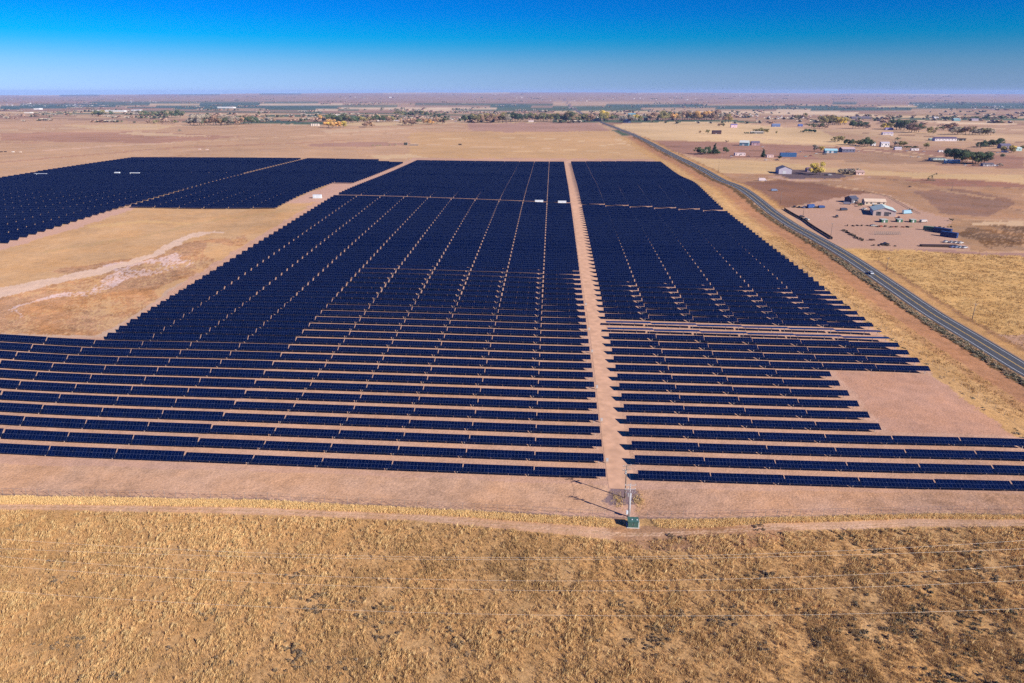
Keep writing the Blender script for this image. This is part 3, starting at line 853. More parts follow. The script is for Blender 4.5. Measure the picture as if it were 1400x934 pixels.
# the power line that crosses the foreground between poles just outside the picture
LINES = [((0, 737), (850, 761.5), (1400, 739)), ((0, 750), (850, 764.5), (1400, 750.3)), ((0, 761), (850, 794), (1400, 773)),
         ((0, 773.5), (850, 808), (1400, 793.5)), ((0, 808), (850, 842), (1400, 832))]
WX0, WX1 = -150.0, 150.0
WL = ["uppermost pale power line wire across the dry grass", "second pale power line wire, just below the uppermost", "middle pale power line wire over the foreground grass",
      "fourth pale power line wire, below the middle one", "lowest pale power line wire over the foreground grass"]
ztop = [11.5, 11.0, 11.5, 10.5, 9.5]
ends = []
for (L, m_, R_), lb, zt in zip(LINES, WL, ztop):
    # height of the low point is fixed, so the three sighted points give the wire's plan and its sag
    def on(px, py, z):
        a, b_ = (px - 700) / FPX, (py - 467) / FPX
        F, dz = cP - b_ * sP, -(sP + b_ * cP)
        rx, ry = a * cY - F * sY, a * sY + F * cY
        t = (z - CAMH) / dz
        return rx * t, ry * t
    xm, ym = on(*m_, zt)
    # straight in plan, heights at the frame edges from the sight lines
    slope = 0.0
    def at_y(px, py, slope):
        a, b_ = (px - 700) / FPX, (py - 467) / FPX
        F, dz = cP - b_ * sP, -(sP + b_ * cP)
        rx, ry = a * cY - F * sY, a * sY + F * cY
        t = (ym - slope * xm) / (ry - slope * rx)
        return rx * t, CAMH + dz * t
    best = None
    for sl in (.056,):
        xl, zl = at_y(*L, sl); xr, zr = at_y(*R_, sl)
        A3 = np.array([[xl * xl, xl, 1], [xm * xm, xm, 1], [xr * xr, xr, 1]])
        q3 = np.linalg.solve(A3, [zl, zt, zr])
        e_ = abs(q3[0] - 4 * 3.0 / 300 ** 2)
        if best is None or e_ < best[0]: best = (e_, sl, q3)
    _, sl, q3 = best
    f3 = lambda x: q3[0] * x * x + q3[1] * x + q3[2]
    A0 = (WX0, ym + sl * (WX0 - xm), f3(WX0)); A1 = (WX1, ym + sl * (WX1 - xm), f3(WX1))
    sag = (A0[2] + A1[2]) / 2 - f3(0)
    wire("power_line", A0, A1, sag, .012, lb, group="power lines crossing the foreground", seg=60)
    ends.append((A0, A1))
print("WIRES", [[tuple(round(v, 1) for v in e) for e in p] for p in ends])

# poles along the highway and across the far fields
PO = [(1329, 437, 415, 1335, "leaning brown utility pole in golden grass, nearest right of the highway"),
      (1211.5, 370.5, 353, 1214, "brown utility pole in golden grass below the dirt yard, right of the highway"),
      (1135, 327.5, 306, 1137, "utility pole at the near end of the yard's dark roadside fence"),
      (1098, 295, 279, 1099, "thin utility pole by the parked cars beyond the dark fence"),
      (1067, 278, 263, 1068, "thin utility pole on the brown field above the yard's fence end"),
      (982, 236, 222, 982, "utility pole in pale grass right of the highway bend"),
      (927.5, 212, 201, 927.5, "utility pole right of the highway, taller of a close pair"),
      (914, 207, 200, 914, "utility pole right of the highway, shorter of a close pair"),
      (863, 197, 190, 863, "utility pole on tan field left of the highway"),
      (902, 199, 191, 903, "slim utility pole on pale field right of highway near its crest"),
      (855, 178, 168, 854.5, "utility pole by the highway crest, left of its neighbour"),
      (860, 178, 171, 860, "utility pole by the highway crest, right of its neighbour"),
      (888, 175, 168, 888.5, "utility pole on the pale field beyond the highway crest"),
      (925, 175, 168, 924.5, "utility pole on the pale field before the brown tree belt"),
      (802.5, 176, 170.5, 802.5, "utility pole on tan field left of the highway crest"),
      (732, 179, 172, 732, "utility pole on the tan field before the green farm trees"),
      (663, 178.5, 171.5, 663, "utility pole on the tan field before the brown tree belt"),
      (493, 182, 175, 493.5, "utility pole on pale strip before the yellow trees"),
      (527.5, 181, 175, 527.5, "utility pole on pale strip, right of the yellow trees"),
      (440.5, 181.5, 177, 440.5, "utility pole on pale strip, left of the yellow trees"),
      (266, 185, 177, 266, "utility pole on tan field below the left brown trees"),
      (270, 199, 192, 270, "utility pole standing nearer on the left tan field"),
      (364, 184, 177.5, 364, "utility pole on tan field right of the left brown trees"),
      (530.5, 196, 190, 530.5, "utility pole beside the oil well tanks"),
      (1301, 261, 250, 1301, "thin pole on the brown slope right of the pumpjack")]
for px, pb, pt, pxt, lb in PO:
    x, y, z = at(px, pb)
    h = (pb - pt) * mpp((x, y, z)) / .96
    utility_pole(x, y, h, lb, (.3,), 0.0, M_WOOD, "utility poles along the highway and fields", base_r=.2, full=(y < 700), arm_len=2.2)

# ---------------------------------------------------------------- fences
def fence(name, pts, h, label, m, slat=None, step=3.0, cat="fence", wirey=True):
    e = bpy.data.objects.new(name, None); COL.objects.link(e)
    P = [Vector((x, y, 0)) for x, y in pts]
    L = [0]
    for a, b_ in zip(P, P[1:]): L.append(L[-1] + (b_ - a).length)
    def pos(t):
        for i in range(len(P) - 1):
            if t <= L[i + 1] or i == len(P) - 2:
                w = (t - L[i]) / max(1e-6, L[i + 1] - L[i]); return P[i].lerp(P[i + 1], min(1, w))
    o0 = pos(0); e.location = (o0.x, o0.y, hz(o0.x, o0.y))
    inv = Vector(e.location)
    n = int(L[-1] // step) + 1
    ps = [pos(min(L[-1], i * step)) for i in range(n + 1)]
    hh = height([p.x for p in ps], [p.y for p in ps])
    b = MB(); 
    for i, (p, z) in enumerate(zip(ps, hh)):
        pr = .03 if slat == 'wire' else .05
        b.box(p.x - inv.x - pr, p.x - inv.x + pr, p.y - inv.y - pr, p.y - inv.y + pr, z - inv.z - .4, z - inv.z + h)
    q = b.build("posts", m, e); q["kind"] = "stuff"
    b = MB()
    for i in range(len(ps) - 1):
        a, c = ps[i], ps[i + 1]; za, zc = hh[i] - inv.z, hh[i + 1] - inv.z
        d = (c - a).normalized(); nn = Vector((-d.y, d.x, 0)) * .02
        spans = [(.05, h - .05)] if slat == 'solid' else ([(h * f, h * f + .012) for f in (.03, .97)] if slat == 'wire' else [(h * f - .08, h * f + .08) for f in (.4, .85)])
        for z0, z1 in spans:
            a_, c_ = a - inv, c - inv
            vs = [(a_.x + nn.x, a_.y + nn.y, za + z0), (c_.x + nn.x, c_.y + nn.y, zc + z0), (c_.x + nn.x, c_.y + nn.y, zc + z1), (a_.x + nn.x, a_.y + nn.y, za + z1),
                  (a_.x - nn.x, a_.y - nn.y, za + z0), (c_.x - nn.x, c_.y - nn.y, zc + z0), (c_.x - nn.x, c_.y - nn.y, zc + z1), (a_.x - nn.x, a_.y - nn.y, za + z1)]
            b.add(vs, [(0, 1, 2, 3), (7, 6, 5, 4), (3, 2, 6, 7), (0, 4, 5, 1), (0, 3, 7, 4), (1, 5, 6, 2)])
    b.build("panels" if slat == 'solid' else "rails", m, e)
    tag(e, label, cat)
    return e
def gp(*pts): return [at(*p)[:2] for p in pts]
M_DARKF = plain("dark_fence_screen", (.06, .055, .045), .9, 0, .2)
M_RUSTF = plain("brown_fence_wood", (.22, .16, .13), .9, 0, .2)
M_CHAIN = plain("chain_link_steel", (.20, .18, .17), .7, .2, .1)
fence("screen_fence", gp((1072, 286.5), (1100, 302.5), (1138, 327.5)), 1.8, "long dark screened fence beside the highway in front of the dirt yard", M_DARKF, 'solid')
fence("boundary_fence", gp((1180, 262), (1216, 270), (1245, 287), (1258, 293)), 1.2, "brown rail fence running behind the yard's mint roofed barn", M_RUSTF, 'rail')
fence("perimeter_fence", gp((-60, 676), (0, 676.3), (180, 679), (350, 682.3), (500, 689.5), (640, 697), (760, 704), (840, 708)), 2.0,
      "thin chain link fence along the grass strip, left of the transformer", M_CHAIN, 'wire', 3.0)
fence("perimeter_fence", gp((885, 709), (1050, 706.5), (1250, 701.4), (1400, 702.3), (1480, 703)), 2.0, "thin chain link fence along the grass strip, right of the transformer", M_CHAIN, 'wire', 3.0)
fence("perimeter_fence", [(154, 156), (152, 200), (151, 260), (150.5, 400), (150, 600), (150, 800), (149, 960)], 2.0, "thin chain link fence between the solar field and the highway verge", M_CHAIN, 'wire', 5.0)

# ---------------------------------------------------------------- buildings
def roofc(rgb): return mat("metal_roof", rgb, rough=.5, var=.06, scale=.6)
def building(name, px, py, wpx, hpx, dep, wall, roof, label, cat, kind='gable', rz=0.0, doors=1, windows=2, group=None, ridge_x=True, rise=.45):
    x, y, z = at(px, py)
    k = mpp((x, y, z))
    w = wpx * k; h = max(2.2, hpx * k * .75)
    e = bpy.data.objects.new(name, None); COL.objects.link(e)
    e.rotation_euler[2] = math.radians(rz)
    e.location = (x, y + dep / 2, hz(x, y + dep / 2))
    wm = mat("painted_wall", wall, rough=.8, var=.06, scale=.4)
    rm = roofc(roof)
    b = MB()
    hw, hd = w / 2, dep / 2
    if kind == 'gable':
        if ridge_x:
            r = hd * rise
            b.add([(-hw, -hd, -1.5), (hw, -hd, -1.5), (hw, hd, -1.5), (-hw, hd, -1.5), (-hw, -hd, h), (hw, -hd, h), (hw, hd, h), (-hw, hd, h), (-hw, 0, h + r), (hw, 0, h + r)],
                  [(0, 1, 5, 4), (1, 2, 6, 9, 5), (2, 3, 7, 6), (3, 0, 4, 8, 7), (0, 3, 2, 1)])
            b.build("wall", wm, e)
            o = .4; t = .15
            b = MB()
            for sgn in (-1, 1):
                y0 = sgn * (hd + o); z0 = h - o * r / hd
                vs = [(-hw - o, y0, z0), (hw + o, y0, z0), (hw + o, 0, h + r), (-hw - o, 0, h + r)]
                vs += [(a, c, d + t) for a, c, d in vs]
                b.add(vs, [(0, 1, 2, 3), (7, 6, 5, 4), (0, 4, 5, 1), (1, 5, 6, 2), (2, 6, 7, 3), (3, 7, 4, 0)])
            b.build("roof", rm, e)
        else:
            r = hw * rise
            b.add([(-hw, -hd, -1.5), (hw, -hd, -1.5), (hw, hd, -1.5), (-hw, hd, -1.5), (-hw, -hd, h), (hw, -hd, h), (hw, hd, h), (-hw, hd, h), (0, -hd, h + r), (0, hd, h + r)],
                  [(0, 1, 5, 8, 4), (1, 2, 6, 5), (2, 3, 7, 9, 6), (3, 0, 4, 7), (0, 3, 2, 1)])
            b.build("wall", wm, e)
            o = .4; t = .15
            b = MB()
            for sgn in (-1, 1):
                x0 = sgn * (hw + o); z0 = h - o * r / hw
                vs = [(x0, -hd - o, z0), (x0, hd + o, z0), (0, hd + o, h + r), (0, -hd - o, h + r)]
                vs += [(a, c, d + t) for a, c, d in vs]
                b.add(vs, [(0, 1, 2, 3), (7, 6, 5, 4), (0, 4, 5, 1), (1, 5, 6, 2), (2, 6, 7, 3), (3, 7, 4, 0)])
            b.build("roof", rm, e)
    else:
        b.box(-hw, hw, -hd, hd, -1.5, h); b.build("wall", wm, e)
        b = MB(); b.box(-hw - .2, hw + .2, -hd - .2, hd + .2, h, h + .18); b.build("roof", rm, e)
    dm = mat("door_paint", (236, 236, 240) if sum(wall) < 690 else (110, 110, 116), rough=.6)
    for i in range(doors):
        dw = min(3.6, w * .28) if cat in ("barn", "workshop", "garage") else 1.1
        dh = min(h * .8, 3.6 if dw > 2 else 2.1)
        cx = (i - (doors - 1) / 2) * w / max(1, doors) * .7 - w * .08
        b = MB(); b.box(cx - dw / 2, cx + dw / 2, -hd - .05, -hd - .005, .05, dh); b.build("door", dm, e)
    for i in range(windows):
        cx = -hw + w * (i + .5) / windows
        if abs(cx + w * .08) < 1.6 and doors: cx += 2.2 if cx + 2.2 < hw - .8 else -2.2
        b = MB(); b.box(cx - .6, cx + .6, -hd - .05, -hd - .006, h * .4, h * .75); b.build("window", M_GLASS, e)
    tag(e, label, cat, group)
    return e

BL = [  # name, px, py, w, h, depth, wall, roof, label, category, options
 ("workshop", 1214, 296, 28, 9, 22, (250, 226, 214), (206, 226, 222), "big pale workshop barn with mint white roof in the middle of the dirt yard", "barn", dict(rz=-16, doors=2, windows=2, ridge_x=False, rise=.3)),
 ("shed", 1209.5, 304.5, 8, 5, 5, (84, 128, 104), (214, 222, 214), "small green shed below the mint roofed barn, left of three", "shed", dict(kind='flat', windows=0)),
 ("shed", 1230.5, 304, 7, 4.5, 4, (80, 124, 98), (210, 218, 210), "small green shed below the mint roofed barn, middle of three", "shed", dict(kind='flat', windows=0)),
 ("shed", 1249, 304.5, 6.5, 4.5, 4, (84, 130, 100), (212, 218, 208), "small green shed below the mint roofed barn, right of three", "shed", dict(kind='flat', windows=0)),
 ("house", 1197, 281, 27, 6.5, 9, (250, 226, 200), (240, 214, 190), "long cream house with red trim behind the mint roofed barn", "house", dict(rz=-6, windows=5)),
 ("shed", 1203, 285.5, 12, 4, 8, (40, 80, 70), (48, 84, 76), "dark green low shed touching the mint roofed barn's back", "shed", dict(kind='flat', windows=0)),
 ("house", 1166, 278, 11, 8, 9, (112, 108, 122), (92, 96, 116), "dark grey two storey house at the yard's upper left corner", "house", dict(rz=20, windows=2)),
 ("barn", 1074, 238, 17, 8.5, 18, (216, 206, 222), (132, 132, 140), "lavender white barn with grey roof and white door beside dark paved apron", "barn", dict(rz=-4, ridge_x=False, rise=.4, windows=0)),
 ("house", 1108, 235, 9, 4.5, 8, (170, 150, 176), (130, 104, 128), "small mauve roofed house hiding left of the yellow cottonwood", "house", dict(windows=1)),
 ("house", 1176, 239.5, 11, 5, 9, (240, 202, 190), (202, 168, 158), "pink walled house at the right end of the dark paved apron", "house", dict(windows=2)),
 ("shed", 1163, 237, 12, 5, 8, (150, 130, 130), (120, 104, 106), "brown grey shed among brush, left of the pink walled house", "shed", dict(windows=1)),
 ("house", 1053, 215.5, 9, 4.5, 7, (244, 208, 200), (228, 190, 186), "pink white trailer home left of the long blue container", "house", dict(kind='flat', windows=2)),
 ("garage", 1137, 209.5, 16, 4.5, 12, (86, 128, 160), (176, 222, 234), "blue garage with pale cyan roof left of the long grey barn", "garage", dict(rz=-8, doors=2, windows=0)),
 ("barn", 1160, 208.5, 17, 6, 16, (118, 118, 146), (216, 186, 186), "long slate walled barn with pinkish roof and white gable", "barn", dict(doors=0, windows=4, rise=.3)),
 ("house", 1012, 213, 14, 4.5, 8, (250, 226, 226), (244, 220, 222), "white trailer home beside the dark cedar trees, right of them", "house", dict(kind='flat', windows=4)),
 ("barn", 1019, 199.5, 12, 5.5, 16, (120, 170, 190), (226, 230, 226), "white roofed barn with cyan side on the brown field edge", "barn", dict(rz=-20, windows=0)),
 ("house", 1033, 199, 11, 5, 11, (190, 150, 160), (128, 116, 140), "mauve roofed house right of the white roofed barn", "house", dict(windows=2)),
 ("house", 1003.5, 174.5, 8.5, 5, 9, (250, 214, 226), (120, 110, 180), "pink white house with violet side by the tree belt's end", "house", dict(windows=1)),
 ("house", 980, 183.5, 12, 5, 9, (90, 62, 66), (74, 54, 62), "dark brown roofed house alone on the pale field", "house", dict(windows=1)),
 ("shed", 1035, 183, 17, 3, 7, (126, 120, 116), (206, 196, 186), "long low grey shed under the bushes on the pale field", "shed", dict(windows=0)),
 ("shed", 1061, 173.5, 11, 4, 10, (110, 130, 180), (132, 152, 196), "blue metal shed above the pale field's right end", "shed", dict(windows=0)),
 ("shed", 1094.5, 173, 6, 3, 8, (90, 110, 180), (108, 126, 190), "bright blue small shed right of the blue metal shed", "shed", dict(windows=0)),
 ("house", 1210, 201, 11, 7, 8, (252, 246, 248), (214, 206, 220), "white two storey house in the far subdivision left of the dark hedge", "house", dict(windows=4)),
 ("garage", 1194.5, 199.5, 5, 4, 7, (244, 240, 244), (226, 230, 236), "tiny white garage left of the white two storey house", "garage", dict(windows=0)),
 ("shed", 1228, 205, 9, 3.5, 6, (226, 212, 224), (216, 206, 220), "white low shed in front of the dark hedge", "shed", dict(windows=0)),
 ("trailer", 1251, 206, 10, 3.5, 4, (250, 238, 240), (250, 240, 242), "white trailer right of the dark hedge", "trailer", dict(kind='flat', windows=2)),
 ("trailer", 1287.5, 208, 8, 2.8, 4, (252, 244, 246), (252, 246, 248), "lone white trailer on brown ground right of the round olive tree", "trailer", dict(kind='flat', windows=1)),
 ("mobile_home", 1282, 219, 20, 3.6, 6, (190, 206, 210), (84, 100, 120), "long blue grey mobile home left of the big dark trees", "house", dict(kind='flat', windows=5)),
 ("mobile_home", 1303, 223, 18, 4, 7, (200, 222, 230), (208, 228, 234), "pale cyan mobile home in front of the big dark trees", "house", dict(rz=-8, windows=4)),
 ("mobile_home", 1351, 227.5, 14, 4, 6, (180, 170, 176), (110, 104, 114), "grey mobile home right of the big dark trees", "house", dict(windows=2)),
 ("house", 1293, 193, 29, 4.6, 12, (240, 230, 238), (104, 88, 116), "long white house with dark violet roof on the far rise", "house", dict(windows=7)),
 ("shed", 1275.5, 192, 9, 2.6, 6, (120, 140, 140), (170, 190, 186), "low pale green shed left of the long white house", "shed", dict(windows=0)),
 ("shipping_container", 1310.5, 192.5, 5, 3.8, 4, (64, 56, 62), (70, 62, 68), "dark container right of the long white house, nearer it", "container", dict(kind='flat', windows=0)),
 ("shipping_container", 1317, 192.5, 6, 3.8, 4, (60, 56, 60), (66, 60, 64), "dark container right of the long white house, farther from it", "container", dict(kind='flat', windows=0)),
 ("house", 1375, 203.5, 13, 6, 12, (150, 140, 160), (124, 118, 140), "grey house with slate roof among trees at the right edge", "house", dict(windows=3)),
 ("house", 1391, 206.5, 11, 4.5, 9, (190, 226, 226), (216, 236, 234), "white house with pale green roof at the right edge of the picture", "house", dict(windows=2)),
 ("trailer", 1374.5, 208.5, 8, 3, 4, (244, 236, 240), (246, 240, 244), "white trailer in front of the slate roofed house at right", "trailer", dict(kind='flat', windows=2)),
 ("house", 1214, 184.5, 14, 3.2, 9, (232, 220, 226), (190, 172, 196), "pale house on the far tan field with parked cars beside", "house", dict(windows=3)),
 ("house", 1216, 178, 10, 2.6, 9, (214, 200, 226), (150, 140, 206), "violet roofed house in front of the far dark green trees", "house", dict(windows=1)),
 ("barn", 1178, 163, 27, 2.8, 20, (110, 100, 112), (128, 118, 128), "very long low grey barn on the far plain", "barn", dict(windows=0, doors=0)),
 ("house", 1280, 163, 6, 3, 12, (246, 236, 236), (240, 228, 228), "small white farmhouse on the far plain, alone", "house", dict(windows=0, doors=0)),
 ("barn", 1308.5, 165.5, 9, 3, 16, (120, 170, 180), (166, 200, 206), "cyan roofed barn among far trees at right", "barn", dict(windows=0, doors=0)),
 ("house", 1333, 165.5, 9, 3, 12, (196, 180, 190), (170, 158, 176), "far grey house in the tree line right of the cyan barn", "house", dict(windows=0, doors=0)),
 ("house", 1383, 168.5, 5, 2.4, 10, (250, 240, 236), (244, 234, 232), "far white house at the right end of the tree line", "house", dict(windows=0, doors=0)),
 ("barn", 814, 165.5, 15, 5, 24, (224, 206, 190), (240, 224, 206), "long cream barn where the highway passes the farm trees", "barn", dict(windows=3, doors=0)),
 ("barn", 857.5, 168, 10, 4.5, 18, (96, 118, 160), (120, 150, 190), "blue barn before the yellow tree at the highway crest", "barn", dict(windows=0)),
 ("barn", 864, 158.5, 10, 3, 24, (100, 140, 160), (130, 176, 190), "teal roofed barn rising behind the blue barn", "barn", dict(windows=0, doors=0)),
 ("barn", 883, 165.5, 5, 4, 12, (96, 44, 52), (76, 44, 56), "small dark red barn right of the yellow tree", "barn", dict(windows=0)),
 ("house", 726, 167, 7, 2.2, 10, (246, 230, 226), (226, 200, 196), "little white farmhouse beneath the central farm trees", "house", dict(windows=0)),
 ("barn", 460, 160, 7, 2.4, 18, (252, 240, 230), (250, 238, 230), "bright white barn beyond the left dark green trees", "barn", dict(windows=0, doors=0)),
 ("house", 490, 165.5, 5, 2.6, 12, (240, 232, 236), (226, 220, 230), "white house among the trees right of the yellow ones", "house", dict(windows=0, doors=0)),
 ("greenhouse", 145, 153, 52, 2.6, 60, (238, 236, 232), (250, 250, 246), "very long white greenhouse on the far left plain", "greenhouse", dict(windows=0, doors=0, kind='flat')),
 ("greenhouse", 185, 151.5, 12, 1.8, 40, (230, 228, 232), (246, 246, 246), "short white greenhouse right of the very long one", "greenhouse", dict(windows=0, doors=0, kind='flat')),
 ("greenhouse", 308, 148, 22, 2.2, 60, (240, 238, 238), (252, 250, 248), "white greenhouse on the dark green strip, far left of centre", "greenhouse", dict(windows=0, doors=0, kind='flat')),
 ("barn", 50, 150, 8, 2.4, 40, (248, 244, 244), (250, 246, 246), "white barn on the far left plain, upper of two", "barn", dict(windows=0, doors=0, kind='flat')),
 ("barn", 37, 155, 9, 1.8, 30, (250, 240, 232), (250, 240, 232), "white barn on the far left plain, lower of two", "barn", dict(windows=0, doors=0, kind='flat')),
 ("barn", 533.5, 134, 3, 1.8, 60, (252, 252, 252), (252, 252, 252), "white speck of a barn near the centre horizon", "barn", dict(windows=0, doors=0, kind='flat')),
]
for nme, px, py, w, h, d, wc, rc, lb, ct, op in BL:
    building(nme, px, py, w, h, d, wc, rc, lb, ct, **op)

def container(px, py, Lm, col, label, rz=0, h=2.6, wd=2.45, name="shipping_container", cat="container"):
    x, y, z = at(px, py)
    e = bpy.data.objects.new(name, None); COL.objects.link(e); e.location = (x, y, z + .05); e.rotation_euler[2] = math.radians(rz)
    m = mat("container_paint", col, rough=.5, var=.1, scale=.8)
    b = MB(); b.box(-Lm / 2, Lm / 2, -wd / 2, wd / 2, -.3, h)
    nr = int(Lm / .6)
    for i in range(nr):
        xx = -Lm / 2 + (i + .5) * Lm / nr
        b.box(xx - .12, xx + .12, -wd / 2 - .04, wd / 2 + .04, .15, h - .15)
    b.build("body", m, e)
    for yy in (-wd / 4, wd / 4):
        b = MB(); b.box(Lm / 2 + .003, Lm / 2 + .06, yy - wd / 4 + .05, yy + wd / 4 - .05, .1, h - .1); dd = b.build("door", m, e)
        b = MB(); b.tube((Lm / 2 + .1, yy, .1), (Lm / 2 + .1, yy, h - .1), .03, n=5); b.build("lock_bar", M_STEEL, dd)
    tag(e, label, cat)
container(1288, 318.5, 12, (40, 66, 120), "long dark blue container left of its twin beside the yard's right edge", rz=-48, h=3.6, wd=3.4)
container(1297, 324, 11, (38, 70, 130), "long dark blue container, lower right of its twin at the yard's edge", rz=-48, h=3.6, wd=3.2)
container(1274, 315.5, 12, (110, 150, 124), "pale green container left of the dark blue pair", rz=-35, h=3.0)
container(1077, 214.5, 24, (66, 112, 170), "long bright blue container above the lavender barn", rz=-2, h=6, wd=6)
container(1283, 337.5, 24, (70, 52, 46), "long dark brown flat trailer on the yard's lower edge", h=1.4, wd=3, name="flat_trailer", cat="trailer")

# ---------------------------------------------------------------- vehicles
def vehicle(px, py, col, label, rz=0, kind='car', sc=1.0, group=None, name=None, xy=None):
    if xy: x, y = xy; z = hz(x, y) + .46
    else: x, y, z = at(px, py)
    nm_ = name or {'car': 'parked_car', 'pickup': 'pickup_truck', 'van': 'delivery_van', 'truck': 'box_truck', 'tractor': 'tractor'}[kind]
    e = bpy.data.objects.new(nm_, None); COL.objects.link(e); e.location = (x, y, z); e.rotation_euler[2] = math.radians(rz); e.scale = (sc,) * 3
    m = mat("car_paint", col, rough=.3, var=.02, spec=.6)
    Lh = {'car': 2.3, 'pickup': 2.8, 'van': 2.9, 'truck': 4.0, 'tractor': 2}[kind]
    b = MB()
    if kind == 'car':
        low = [(-2.3, .35), (2.3, .35), (2.32, .62), (2.1, .86), (1.1, .95), (-1.9, 1.0), (-2.3, .9)]
        cab = [(1.15, .94), (.45, 1.46), (-1.2, 1.5), (-1.95, .99)]
        b.prism(low, -.9, .9); b.build("body", m, e)
        b = MB(); b.prism([(c[0] * .98, c[1]) for c in cab], -.74, .74); b.build("windows", M_GLASS, e)
        b = MB(); b.prism([(.42, 1.46), (-1.18, 1.5), (-1.18, 1.54), (.40, 1.5)], -.72, .72); b.build("roof", m, e)
        wx = (-1.4, 1.42); wr = .34
    elif kind == 'pickup':
        b.prism([(-2.8, .5), (2.8, .5), (2.8, .85), (2.6, 1.12), (1.4, 1.2), (-2.8, 1.2)], -.98, .98); b.build("body", m, e)
        b = MB(); b.prism([(1.45, 1.2), (.8, 1.82), (-.6, 1.85), (-.8, 1.2)], -.84, .84); b.build("windows", M_GLASS, e)
        b = MB(); b.prism([(.78, 1.82), (-.58, 1.85), (-.58, 1.9), (.75, 1.87)], -.82, .82); b.build("roof", m, e)
        wx = (-1.8, 1.85); wr = .4
    else:
        hgt = 2.2 if kind == 'van' else 3.3
        b.prism([(-Lh, .5), (Lh - 1.1, .5), (Lh - 1.1, hgt), (-Lh, hgt)], -1.1, 1.1); b.build("cargo_body", m, e)
        b = MB(); b.prism([(Lh - 1.08, .5), (Lh + .6, .5), (Lh + .6, 1.1), (Lh + .1, 1.3), (Lh - .3, 2.05), (Lh - 1.08, 2.1)], -1.0, 1.0); b.build("cab", m, e)
        b = MB(); b.prism([(Lh - .22, 1.95), (Lh + .12, 1.34), (Lh + .2, 1.34), (Lh - .14, 1.98)], -.92, .92); b.build("windscreen", M_GLASS, e)
        wx = (-Lh + 1.2, Lh - .4); wr = .45
    for xx in wx:
        for yy in (-.92, .92):
            b = MB(); b.tube((xx, yy - .1, wr), (xx, yy + .1, wr), wr, n=12); b.build("wheel", M_RUBBER, e)
    tag(e, label, {'car': 'car', 'pickup': 'pickup truck', 'van': 'van', 'truck': 'truck', 'tractor': 'tractor'}[kind], group)
    return e
_cs = at(1178, 374.5)
vehicle(0, 0, (240, 244, 252), "white car driving alone on the highway", rz=90, xy=(XH - 2.0, _cs[1]), name="moving_car")
VH = [(1100, 284.5, (70, 90, 140), 'pickup', "dark blue pickup at the yard's left row, left of the blue box truck", 20),
      (1108.5, 284.5, (52, 92, 160), 'truck', "bright blue box truck in the yard's upper left row", 25),
      (1122.5, 284.5, (48, 86, 150), 'van', "blue van right of the bright blue box truck", 15),
      (1116, 284.5, (40, 44, 54), 'car', "dark car between the blue box truck and the blue van", 10),
      (1092.5, 284, (40, 34, 34), 'car', "black car at the left end of the yard's upper row, right of its twin", 80),
      (1086, 283.5, (60, 50, 48), 'car', "black car at the very left end of the yard's upper row", 80),
      (1153, 287.8, (66, 76, 100), 'van', "dark slate van alone in the upper middle of the yard", 12),
      (1157.5, 279.5, (150, 150, 170), 'van', "grey recreational van in front of the dark grey house", -12),
      (1101.5, 301, (214, 216, 210), 'pickup', "pale pickup parked just inside the dark screened fence", -50),
      (1096, 297, (90, 84, 84), 'car', "grey car parked inside the dark fence above the pale pickup", -10),
      (1209.5, 335, (28, 28, 32), 'pickup', "black pickup with white bonnet on the yard's lower edge", 5),
      (1239.5, 292.5, (170, 214, 240), 'truck', "pale cyan truck right of the mint roofed barn", 15),
      (1194.5, 309.5, (226, 222, 214), 'car', "cream car in the line of scrap below the green sheds", 0),
      (1058, 261.5, (140, 156, 190), 'van', "blue grey van alone on the brown ploughed field", 5),
      (1042, 247.5, (250, 232, 236), 'truck', "white horse trailer truck on bare earth near the highway", 0),
      (1134.5, 239.8, (236, 232, 236), 'car', "white car right of the yellow cottonwood", 5),
      (1129.5, 240, (44, 40, 44), 'car', "dark car in the cottonwood's shade", 5),
      (1094.5, 208, (216, 210, 224), 'car', "pale car standing right of the blue container", 60),
      (1101.5, 214.5, (206, 224, 216), 'car', "pale green car right of the blue container's end", 0),
      (1108.5, 213.5, (150, 60, 60), 'car', "red car behind the cottonwood beside a dark truck", 15),
      (1174, 207.5, (246, 226, 214), 'car', "cream car right of the slate walled barn", 0),
      (1263, 207.5, (232, 214, 220), 'car', "white car under the round olive tree", 0),
      (1246, 215, (244, 226, 216), 'car', "white car on the bare slope below the olive tree, left of two", 0),
      (1256, 215.3, (248, 232, 222), 'car', "white car on the bare slope below the olive tree, right of two", 0),
      (1319.5, 226.3, (240, 232, 234), 'car', "white car below the orange tree", 0),
      (1341, 226, (230, 220, 222), 'car', "white car below the right big dark tree", 0),
      (1361, 227.5, (224, 222, 228), 'van', "white van right of the grey mobile home", 0)]
for px, py, c, kd, lb, rz in VH:
    vehicle(px, py, c, lb, rz, kd)
